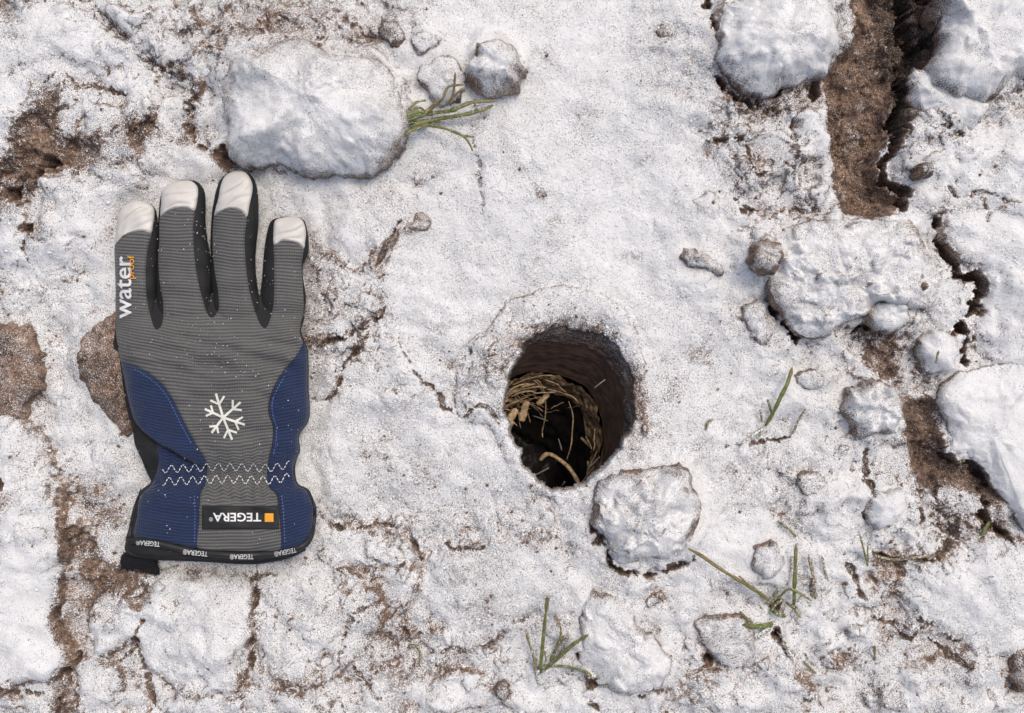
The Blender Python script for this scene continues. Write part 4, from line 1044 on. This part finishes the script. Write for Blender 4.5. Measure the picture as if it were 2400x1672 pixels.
def cdt(outline, sp, jitter=0.25, seed=0):
    """triangulate a photo-pixel outline with an inner grid; returns points, triangles"""
    o = np.asarray(outline, float)
    L = np.concatenate([[0], np.cumsum(np.hypot(*np.diff(np.vstack([o, o[:1]]), axis=0).T))])
    n = max(8, int(L[-1] / sp)); tt = np.linspace(0, L[-1], n, endpoint=False); o2 = np.vstack([o, o[:1]])
    b = np.stack([np.interp(tt, L, o2[:, 0]), np.interp(tt, L, o2[:, 1])], -1)
    gx, gy = np.meshgrid(np.arange(b[:, 0].min(), b[:, 0].max(), sp), np.arange(b[:, 1].min(), b[:, 1].max(), sp))
    gx = gx.ravel(); gy = gy.ravel()
    m = sdf(gx, gy, b) > sp * 0.55
    pts = np.vstack([b, np.stack([gx[m], gy[m]], -1)])
    edges = [(i, (i + 1) % n) for i in range(n)]
    r = delaunay_2d_cdt([Vector(p) for p in pts.tolist()], edges, [], 1, 1e-6)
    return np.array([(v.x, v.y) for v in r[0]]), np.array([t for t in r[2] if len(t) == 3]), b

def panel(name, outline, mat, parent=glove, sp=3.2, lift=0.9, low=-0.5, soft=7, hfun=glove_h, creases=(), smoothed=True, label=None):
    o = spline(outline, True, 4) if smoothed else np.asarray(outline, float)
    pts, tri, b = cdt(o, sp)
    x, y = pts[:, 0], pts[:, 1]
    de, _ = seg_dist(x, y, b, True)
    z = hfun(x, y) + low + (lift - low) * dome(de, soft)
    for cp, dep, wd in creases:
        dc, t = seg_dist(x, y, spline(cp, False, 5) if len(cp) > 2 else cp)
        z += -dep * np.exp(-(dc / wd) ** 2) * np.sin(np.pi * np.clip(t, 0.03, 0.97)) ** 0.5 + 0.5 * dep * np.exp(-((dc - 2.4 * wd) / (1.6 * wd)) ** 2)
    w = glove_world(x, y, z) - GO
    g = np.exp(-((y - 1120) / 50) ** 2)
    rib = y + 5 * fbm(x, y, 130, 2, 71) + 4.5 * g * np.sin(x * 2 * np.pi / 30 + 2 * fbm(x, y, 60, 2, 3)) + 0.0006 * (x - 500) ** 2 * sm(700, 800, y) - 0.06 * (x - 500) * sm(900, 700, y)
    me = make_mesh(name, w, tri, mat, True, {'rib': rib, 'wale': x + 2 * fbm(x, y, 60, 2, 12)})
    ob = add(name, me, parent)
    if label: ob['label'] = label
    return ob

def shell(outline, zmid, hfun, sp=4.0, drop=0.35):
    """closed pillow: domed top, rounded underside; returns verts, tris"""
    pts, tri, b = cdt(outline, sp)
    x, y = pts[:, 0], pts[:, 1]
    de, _ = seg_dist(x, y, b, True)
    top = np.where(de < 0.05, zmid, hfun(x, y) - drop)
    bot = np.where(de < 0.05, zmid, zmid - (zmid - 0.2) * dome(de, 22))
    n = len(pts)
    v = np.vstack([glove_world(x, y, top), glove_world(x, y, bot)]) - GO
    return v, np.vstack([tri, tri[:, ::-1] + n])

vs, fs, off = [], [], 0
for i in range(4):
    v, f = shell(FING[i], FZ, lambda x, y, i=i: np.maximum(fing_h(i, x, y) * (1 - sm(740, 830, y)) + 9 * sm(740, 830, y), FZ))
    vs.append(v); fs.append(f + off); off += len(v)
def palm_top(x, y):
    t = palm_h(x, y) * sm(670, 800, y) + (PZ + 2) * (1 - sm(670, 800, y))
    return t - 1.2 * sm(1240, 1300, y)
PAL_CUT = [p for p in PALM]
v, f = shell(PALMS, PZ, palm_top); vs.append(v); fs.append(f + off)
add('palm_shell', make_mesh('palm_shell', np.vstack(vs), np.vstack(fs), M_BLACK), glove)['label'] = 'black side walls and palm of the glove'

TIPS = [
    ([(269, 574), (273, 542), (276, 511), (284, 489), (302, 474), (321, 470), (343, 474), (360, 487), (362, 505), (359, 525), (354, 547), (334, 542), (309, 546), (287, 556)],
     [([(282, 540), (295, 515), (325, 492), (345, 487)], 1.3, 4), ([(300, 545), (330, 530), (355, 520)], 0.5, 4)]),
    ([(376, 508), (378, 474), (381, 446), (406, 428), (440, 423), (456, 430), (464, 443), (463, 468), (456, 495), (440, 488), (415, 488), (393, 496)],
     [([(382, 466), (400, 458), (430, 456), (462, 453)], 1.0, 4), ([(390, 490), (415, 478), (445, 480)], 0.6, 3)]),
    ([(502, 505), (512, 464), (517, 436), (527, 414), (546, 402), (568, 401), (581, 410), (590, 427), (592, 446), (585, 480), (579, 508), (565, 496), (543, 489), (518, 496)],
     [([(515, 462), (535, 452), (560, 438), (575, 425)], 1.0, 4), ([(530, 488), (555, 468), (585, 460)], 0.7, 4)]),
    ([(642, 575), (641, 542), (645, 517), (665, 510), (690, 507), (709, 517), (717, 542), (715, 567), (712, 582), (696, 571), (677, 566), (659, 566)],
     [([(645, 556), (665, 548), (690, 543), (712, 530)], 1.0, 4), ([(650, 565), (680, 558), (705, 560)], 0.5, 3)])]
BACK = [
    [(269, 574), (287, 556), (309, 546), (334, 542), (356, 547), (349, 574), (343, 614), (342, 661), (346, 708), (356, 755), (365, 773), (365, 800), (270, 800), (271, 764), (271, 692), (270, 630)],
    [(374, 508), (393, 496), (415, 488), (440, 488), (456, 495), (453, 536), (456, 599), (465, 661), (481, 718), (490, 740), (496, 745), (496, 800), (365, 800), (365, 773), (382, 743), (382, 708), (374, 661), (371, 614), (373, 568)],
    [(501, 505), (518, 496), (543, 489), (565, 496), (579, 508), (574, 555), (576, 614), (584, 677), (596, 724), (609, 755), (620, 770), (620, 800), (496, 800), (496, 745), (509, 733), (513, 718), (510, 677), (502, 630), (498, 568)],
    [(642, 575), (659, 566), (677, 566), (696, 571), (712, 582), (710, 599), (707, 630), (710, 671), (712, 724), (706, 755), (702, 780), (702, 800), (620, 800), (620, 770), (627, 761), (638, 730), (642, 693), (642, 614)]]
def dens(p, n=4): return spline(p, True, n)
# grey back of hand and fingers: one knitted piece, so one outline round all four fingers
outl = [(281, 846), (274, 800), (271, 764), (271, 692), (270, 630), (269, 574), (287, 556), (309, 546), (334, 542), (355, 547), (349, 574), (343, 614), (342, 661), (346, 708), (356, 752), (365, 772),
        (377, 765), (382, 743), (382, 708), (374, 661), (371, 614), (373, 568), (375, 508), (393, 496), (415, 488), (440, 488), (456, 495), (453, 536), (456, 599), (465, 661), (479, 715), (487, 737), (497, 745),
        (508, 734), (513, 718), (510, 677), (502, 630), (498, 568), (502, 505), (518, 496), (543, 489), (565, 496), (579, 508), (574, 555), (576, 614), (584, 677), (596, 724), (608, 756), (620, 770),
        (629, 759), (638, 730), (642, 693), (642, 614), (642, 575), (659, 566), (677, 566), (696, 571), (712, 582), (710, 599), (707, 630), (710, 671), (712, 724), (706, 755), (703, 783), (710, 806),
        (692, 838), (662, 874), (642, 908), (630, 945), (631, 975), (640, 1002), (638, 1042), (631, 1069), (626, 1110), (630, 1140), (648, 1161), (653, 1194), (658, 1245), (657, 1288),
        (600, 1292), (540, 1291), (462, 1284), (466, 1228), (468, 1181), (471, 1154), (481, 1134), (485, 1096), (476, 1069), (459, 1042), (432, 992), (409, 945), (385, 907), (351, 877), (314, 857), (291, 850)]
panel('knit_back', outl, M_GREY, sp=2.8, label='grey ribbed knit back of the glove')
for tp, cr in TIPS:
    panel('fingertip', tp, M_WHITE, sp=2.4, lift=1.3, low=-0.2, soft=6, creases=cr)
panel('side_panel', [(284, 853), (296, 851), (314, 857), (351, 877), (385, 907), (409, 945), (432, 992), (459, 1042), (476, 1069), (484, 1092), (449, 1083), (409, 1059), (368, 1036), (334, 1009), (314, 982), (302, 941), (292, 891)],
      M_BLUE, sp=3.0, lift=1.6, low=-0.3, soft=9, label='blue ribbed panel folded over the thumb side')
panel('side_panel', [(370, 1040), (409, 1062), (449, 1086), (484, 1098), (481, 1134), (471, 1154), (468, 1181), (466, 1228), (462, 1283), (420, 1277), (375, 1268), (316, 1260), (321, 1211), (328, 1164), (352, 1140), (364, 1115), (372, 1083)],
      M_BLUE, sp=3.0, label='blue ribbed panel on the thumb side of the cuff')
panel('side_panel', [(711, 806), (720, 822), (722, 874), (721, 908), (724, 941), (724, 975), (717, 994), (704, 1012), (699, 1029), (702, 1056), (695, 1073), (690, 1096), (692, 1123), (702, 1140), (720, 1152), (730, 1176), (734, 1196), (731, 1250), (715, 1274), (659, 1287),
      (659, 1245), (654, 1194), (649, 1161), (631, 1140), (627, 1110), (632, 1069), (639, 1042), (641, 1002), (632, 975), (631, 945), (643, 908), (663, 874), (693, 838)],
      M_BLUE, sp=3.0, label='blue ribbed panel on the outer side of the glove')

# bound edge of the cuff: a tube along the opening, and the lower lip behind it
def tube_along(name, p3, rad, mat, parent, nsec=8, squash=1.0):
    p = np.asarray(p3, float); n = len(p)
    t = np.gradient(p, axis=0); t /= np.linalg.norm(t, axis=1)[:, None]
    side = np.cross(t, [0, 0, 1.0]); side /= np.linalg.norm(side, axis=1)[:, None] + 1e-9
    nrm = np.cross(side, t)
    ang = np.linspace(0, 2 * np.pi, nsec, endpoint=False)
    r = rad if np.ndim(rad) else np.full(n, rad)
    v = p[:, None, :] + r[:, None, None] * (np.cos(ang)[None, :, None] * side[:, None, :] + squash * np.sin(ang)[None, :, None] * nrm[:, None, :])
    f = np.vstack([quads(n, nsec, True), [list(range(0, 4)), [0, 3 + 1, 5, 7]][:1]])
    return add(name, make_mesh(name, v.reshape(-1, 3), f, mat), parent)
TRIM = spline([(330, 1146), (318, 1181), (311, 1215), (305, 1250), (303, 1268), (316, 1268), (345, 1270), (375, 1275), (420, 1286), (460, 1294), (520, 1300), (577, 1302), (640, 1298), (679, 1291), (712, 1278), (729, 1255), (736, 1225), (738, 1196), (733, 1174), (722, 1155)], False, 8)
tz = glove_h(TRIM[:, 0], TRIM[:, 1])
s_ = np.linspace(0, 1, len(TRIM))
tr = 0.0021 * np.clip(np.minimum(s_, 1 - s_) * 12, 0.25, 1) * (0.55 + 0.45 * sm(1225, 1270, TRIM[:, 1]))
tw = glove_world(TRIM[:, 0], TRIM[:, 1], np.maximum(tz, 8) + 0.2) - GO
tube_along('cuff_binding', tw, tr, M_TRIM, glove, 10)
LIP = spline([(300, 1272), (300, 1290), (322, 1301), (375, 1307), (476, 1311), (577, 1317), (628, 1313), (679, 1302), (715, 1284)], False, 8)
lw = glove_world(LIP[:, 0], LIP[:, 1], 7.0 + 2 * np.sin(np.linspace(0, 9, len(LIP)))) - GO
tube_along('cuff_binding', lw, np.full(len(LIP), 0.0017), M_TRIM, glove, 8)['label'] = 'lower lip of the black cuff opening'
# black flap with a shaggy pile below the cuff, lower left
rs = np.random.RandomState(9)
FL = spline([(290, 1296), (330, 1300), (362, 1303), (372, 1330), (382, 1352), (360, 1350), (335, 1340), (312, 1336), (286, 1330)], True, 4)
pts, tri, b = cdt(FL, 3.0)
x, y = pts[:, 0], pts[:, 1]
de, _ = seg_dist(x, y, b, True)
z = 2.0 + 4.0 * dome(de, 12) + 1.2 * fbm(x, y, 12, 2, 4)
fl = add('dark_flap', make_mesh('dark_flap', glove_world(x + 2 * fbm(x, y, 8, 2, 8), y + 5 * fbm(x, y, 14, 3, 5), z) - GO, tri, M_FLAP), glove)
hv, hf = [], []
for k in range(1500):                                 # pile of the flap
    i = rs.randint(len(x)); p = glove_world(np.array(x[i]), np.array(y[i]), np.array(z[i])) - GO
    a = rs.rand() * 6.28; l = rs.uniform(.0012, .0045); tip = p + np.array([math.cos(a) * l, math.sin(a) * l - 0.0008, rs.uniform(-.0003, .0016)])
    sdv = np.array([-math.sin(a), math.cos(a), 0]) * 0.00018
    nb = len(hv); hv += [p + sdv, p - sdv, tip]; hf.append([nb, nb + 1, nb + 2])
add('flap_pile', make_mesh('flap_pile', np.array(hv), np.array(hf), M_FLAP), fl)

# label, prints, stitching: thin pieces that lie on the cloth
LAB = [(473, 1185), (563, 1184), (653, 1186), (654, 1213), (654, 1240), (563, 1242), (472, 1243), (472, 1213)]
lab_o = [(473 + (653 - 473) * t, 1185 + 1 * t) for t in np.linspace(0, 1, 20)] + [(654, 1186 + 55 * t) for t in np.linspace(0, 1, 8)][1:] + [(654 - 181 * t, 1241 + 1 * t) for t in np.linspace(0, 1, 20)][1:] + [(473, 1242 - 57 * t) for t in np.linspace(0, 1, 8)][1:-1]
label_o = panel('label', lab_o, M_LABEL, sp=3.0, lift=1.6, low=0.9, soft=2, smoothed=False, label='black woven label on the cuff')
def drape(name, verts2, faces, mat, parent, off=2.0):
    verts2 = np.asarray(verts2, float)
    x, y = verts2[:, 0], verts2[:, 1]
    w = glove_world(x, y, glove_h(x, y) + off) - GO
    me = bpy.data.meshes.new(name); me.from_pydata([tuple(p) for p in w], [], [tuple(f) for f in faces]); me.materials.append(mat)
    return add(name, me, parent)
def lettering(txt, name, origin, xdir, ydir, size, mat, parent, off, bold=0.02, width=None, hscale=1.0):
    cu = bpy.data.curves.new('t', 'FONT'); cu.body = txt; cu.size = 1.0; cu.offset = bold; cu.resolution_u = 3
    ob = bpy.data.objects.new('t', cu); COL.objects.link(ob)
    bpy.context.view_layer.update()
    dg = bpy.context.evaluated_depsgraph_get()
    me = bpy.data.meshes.new_from_object(ob.evaluated_get(dg))
    co = np.array([v.co[:2] for v in me.vertices]); fc = [tuple(p.vertices) for p in me.polygons]
    bpy.data.objects.remove(ob); bpy.data.curves.remove(cu); bpy.data.meshes.remove(me)
    co[:, 0] -= co[:, 0].min()
    sx = width / co[:, 0].max() if width else size
    p = np.array(origin, float)[None] + co[:, :1] * sx * np.array(xdir, float)[None] + co[:, 1:] * size * hscale * np.array(ydir, float)[None]
    return drape(name, p, fc, mat, parent, off)
# label text is upside down in the picture: it starts at the right
lettering('TEGERA', 'lettering', (612, 1203), (-1, 0.0), (0, 1), 28, M_PRINTW, label_o, 2.0, 0.018, 113)
lettering('\u00ae', 'registered_mark', (499, 1213), (-1, 0), (0, 1), 13, M_PRINTW, label_o, 2.0, 0.0, 9)
sq = [(620.5, 1203.5), (641, 1203.5), (641, 1223.5), (620.5, 1223.5)]
drape('orange_square', sq, [(0, 1, 2, 3)], M_ORANGE, label_o, 2.1)
binding = [o for o in glove.children if o.name.startswith('cuff_binding')][0]
def band_text(x0, y0, w, slope, size=19):
    n = math.hypot(1, slope)
    o = lettering('TEGERA\u00ae', 'lettering', (x0, y0), (-1 / n, -slope / n), (-slope / n, 1 / n), size * 0.85, M_PRINTW, binding, 3.0, 0.0, w)
    return o
band_text(375, 1271, 56, 0.09); band_text(487, 1294, 58, 0.10); band_text(594, 1300, 55, 0.0); band_text(693, 1284, 52, -0.2)
lettering('water', 'lettering', (307, 747), (0.0, -1), (-1, 0.0), 58, M_PRINTW, glove, 1.9, 0.012, 146)
lettering('proof', 'lettering', (314, 654), (0.0, -1), (-1, 0.0), 22, M_ORANGE, glove, 2.7, 0.006, 55)

def ribbon2(pts, w):
    pts = np.asarray(pts, float)
    t = np.gradient(pts, axis=0); t /= np.linalg.norm(t, axis=1)[:, None] + 1e-9
    nr = np.stack([-t[:, 1], t[:, 0]], -1) * (np.asarray(w).reshape(-1, 1) * 0.5 if np.ndim(w) else w * 0.5)
    v = np.empty((len(pts) * 2, 2)); v[0::2] = pts + nr; v[1::2] = pts - nr
    f = [(2 * i, 2 * i + 1, 2 * i + 3, 2 * i + 2) for i in range(len(pts) - 1)]
    return v, f
def seg(a, b, n=6): return [(a[0] + (b[0] - a[0]) * t, a[1] + (b[1] - a[1]) * t) for t in np.linspace(0, 1, n)]
# snowflake print: three arms crossing, two pairs of twigs on each end
vs, fs = [], []
SC = (523, 979)
for (ex, ey) in [(-17, -56), (41, -36), (51, 17), (21, 52), (-27, 36), (-43, -20)]:
    L = math.hypot(ex, ey); ux, uy = ex / L, ey / L
    parts = [seg(SC, (SC[0] + ex, SC[1] + ey), 10)]
    for r, tl in ((0.55, 0.34),):
        bx, by = SC[0] + ex * r, SC[1] + ey * r
        for sg in (-1, 1):
            ca, sa = math.cos(0.85 * sg), math.sin(0.85 * sg)
            tx, ty = ux * ca - uy * sa, ux * sa + uy * ca
            parts.append(seg((bx, by), (bx + tx * L * tl * 1.15, by + ty * L * tl * 1.15), 6))
    for k_, p in enumerate(parts):
        v, f = ribbon2(p, 5.6 if k_ == 0 else 5.0)
        b_ = sum(len(q) for q in vs); vs.append(v); fs += [tuple(i + b_ for i in t) for t in f]
drape('snowflake_print', np.vstack(vs), fs, M_PRINT, glove, 1.75)
# zigzag stitching of the elastic
for y0, ph, amp in ((1097, 0.0, 8.5), (1126, 1.2, 9.0)):
    vs, fs = [], []
    xs = np.linspace(381, 683, 420)
    ys = y0 + amp * np.sin((xs - 381) * 2 * np.pi / 27.5 + ph) - 8 * np.exp(-((xs - 680) / 30) ** 2) + 2 * np.sin(xs / 47) - 0.008 * (xs - 530)
    for k in range(0, 414, 6):
        sl = slice(k, k + 5)
        v, f = ribbon2(np.stack([xs[sl], ys[sl]], -1), 2.1)
        b_ = sum(len(q) for q in vs); vs.append(v); fs += [tuple(i + b_ for i in t) for t in f]
    drape('zigzag_stitching', np.vstack(vs), fs, M_THREAD, glove, 1.9)
# dotted seam stitches
for path, mt in (([(314, 865), (351, 888), (380, 915), (401, 948), (424, 995), (450, 1042)], M_BTHREAD), ([(455, 1160), (457, 1200), (456, 1272)], M_BTHREAD),
                 ([(668, 880), (650, 912), (638, 945), (640, 975), (648, 1003), (646, 1042), (640, 1069)], M_BTHREAD), ([(660, 1160), (664, 1200), (668, 1278)], M_BTHREAD),
                 ([(480, 1192), (560, 1191), (646, 1193)], M_TRIM)):
    sp_ = spline(path, False, 14); vs, fs = [], []
    L = np.concatenate([[0], np.cumsum(np.hypot(*np.diff(sp_, axis=0).T))])
    for l in np.arange(2, L[-1] - 5, 7.5):
        ll = np.linspace(l, l + 4.2, 3)
        v, f = ribbon2(np.stack([np.interp(ll, L, sp_[:, 0]), np.interp(ll, L, sp_[:, 1])], -1), 2.0)
        b_ = sum(len(q) for q in vs); vs.append(v); fs += [tuple(i + b_ for i in t) for t in f]
    drape('seam_stitching', np.vstack(vs), fs, mt, glove, 1.9)
# fold line at the lower end of each white tip
for i, (tp, cr) in enumerate(TIPS):
    low = [[(272, 571), (289, 552), (310, 542), (334, 538), (355, 542)], [(378, 504), (394, 492), (415, 484), (440, 484), (456, 490)],
           [(504, 500), (519, 492), (543, 485), (565, 491), (579, 502)], [(643, 570), (659, 562), (677, 562), (696, 567), (711, 576)]][i]
    v, f = ribbon2(spline(low, False, 6), 1.6)
    drape('hem_seam', v, f, simple('leather_seam', (0.36, 0.33, 0.29), 0.7) if 'leather_seam' not in bpy.data.materials else bpy.data.materials['leather_seam'], glove, 1.45)

# ------------------------------------------------------------------ loose grains: snow specks on the glove, crumbs and snow grains on the ground
OCT_V = np.array([[1, 0, 0], [-1, 0, 0], [0, 1, 0], [0, -1, 0], [0, 0, 1], [0, 0, -1]], float)
OCT_F = np.array([[0, 2, 4], [2, 1, 4], [1, 3, 4], [3, 0, 4], [2, 0, 5], [1, 2, 5], [3, 1, 5], [0, 3, 5]])
def grains(name, pos, size, mat, parent=None, org=None, seed=0, elong=0.5, smooth=False):
    rs = np.random.RandomState(seed); n = len(pos)
    R = rs.randn(n, 3, 3); q_, _ = np.linalg.qr(R)
    sc = size[:, None] * (1 + elong * rs.uniform(-0.6, 1.0, (n, 3)))
    v = (OCT_V[None] * (1 + 0.3 * rs.randn(n, 6, 1)) * sc[:, None, :]) @ q_ + pos[:, None, :]
    f = (OCT_F[None] + (np.arange(n) * 6)[:, None, None]).reshape(-1, 3)
    v = v.reshape(-1, 3) - (0 if org is None else org)
    return add(name, make_mesh(name, v, f, mat, smooth), parent)
rs = np.random.RandomState(12)
gx = rs.uniform(270, 740, 9000); gy = rs.uniform(400, 1300, 9000)
dense = 0.05 + 0.8 * np.exp(-((gy - 840 - 0.45 * (gx - 520)) / 34) ** 2) * (gx < 640) * (gx > 420) + 0.25 * (rs.rand(9000) < 0.15)
dense += 0.28 * ((gy > 440) & (gy < 760) & (((gx > 350) & (gx < 385)) | ((gx > 455) & (gx < 512)) | ((gx > 580) & (gx < 640)))) + 0.5 * np.exp(-((gx - 450) / 16) ** 2 - ((gy - 1175) / 28) ** 2)
ok = (rs.rand(9000) < 0.30 * dense) & inside(gx, gy, GLOVE) & ~((gy < 560) & (gx < 350))
gx, gy = gx[ok], gy[ok]
pos = glove_world(gx, gy, glove_h(gx, gy) + 1.2)
tag(grains('snow_specks', pos - GO, rs.uniform(0.00010, 0.00034, len(gx)), M_SNOW, glove, None, 3, 1.0), kind='stuff')

gx = rs.uniform(-60, 2460, 90000); gy = rs.uniform(-60, 1730, 90000)
sn = gsnow(gx, gy)
out = (sdf(gx, gy, HOLE) < -2) & (sdf(gx, gy, GLOVE) < -4)
ok = out & (rs.rand(len(gx)) < 0.50 * np.clip(0.75 - sn, 0, 1))
px, py = gx[ok], gy[ok]
pos = np.stack([(px - 1200) * S, (836 - py) * S, gz(px, py) + 0.0001], -1)
tag(grains('soil_crumbs', pos, 0.0003 + 0.0009 * rs.rand(len(px)) ** 3, M_SOIL, None, None, 5, 0.6, True), 'scattered brown soil crumbs on the thin snow', 'soil crumbs', None, 'stuff')
ok = out & (rs.rand(len(gx)) < 0.45 * sm(0.1, 0.6, sn))
px, py = gx[ok], gy[ok]
pos = np.stack([(px - 1200) * S, (836 - py) * S, gz(px, py)], -1)
tag(grains('snow_grains', pos, 0.0003 + 0.0006 * rs.rand(len(px)) ** 2, M_SNOW, None, None, 6, 0.5, True), 'loose snow grains lying over the frozen soil', 'snow grains', None, 'stuff')
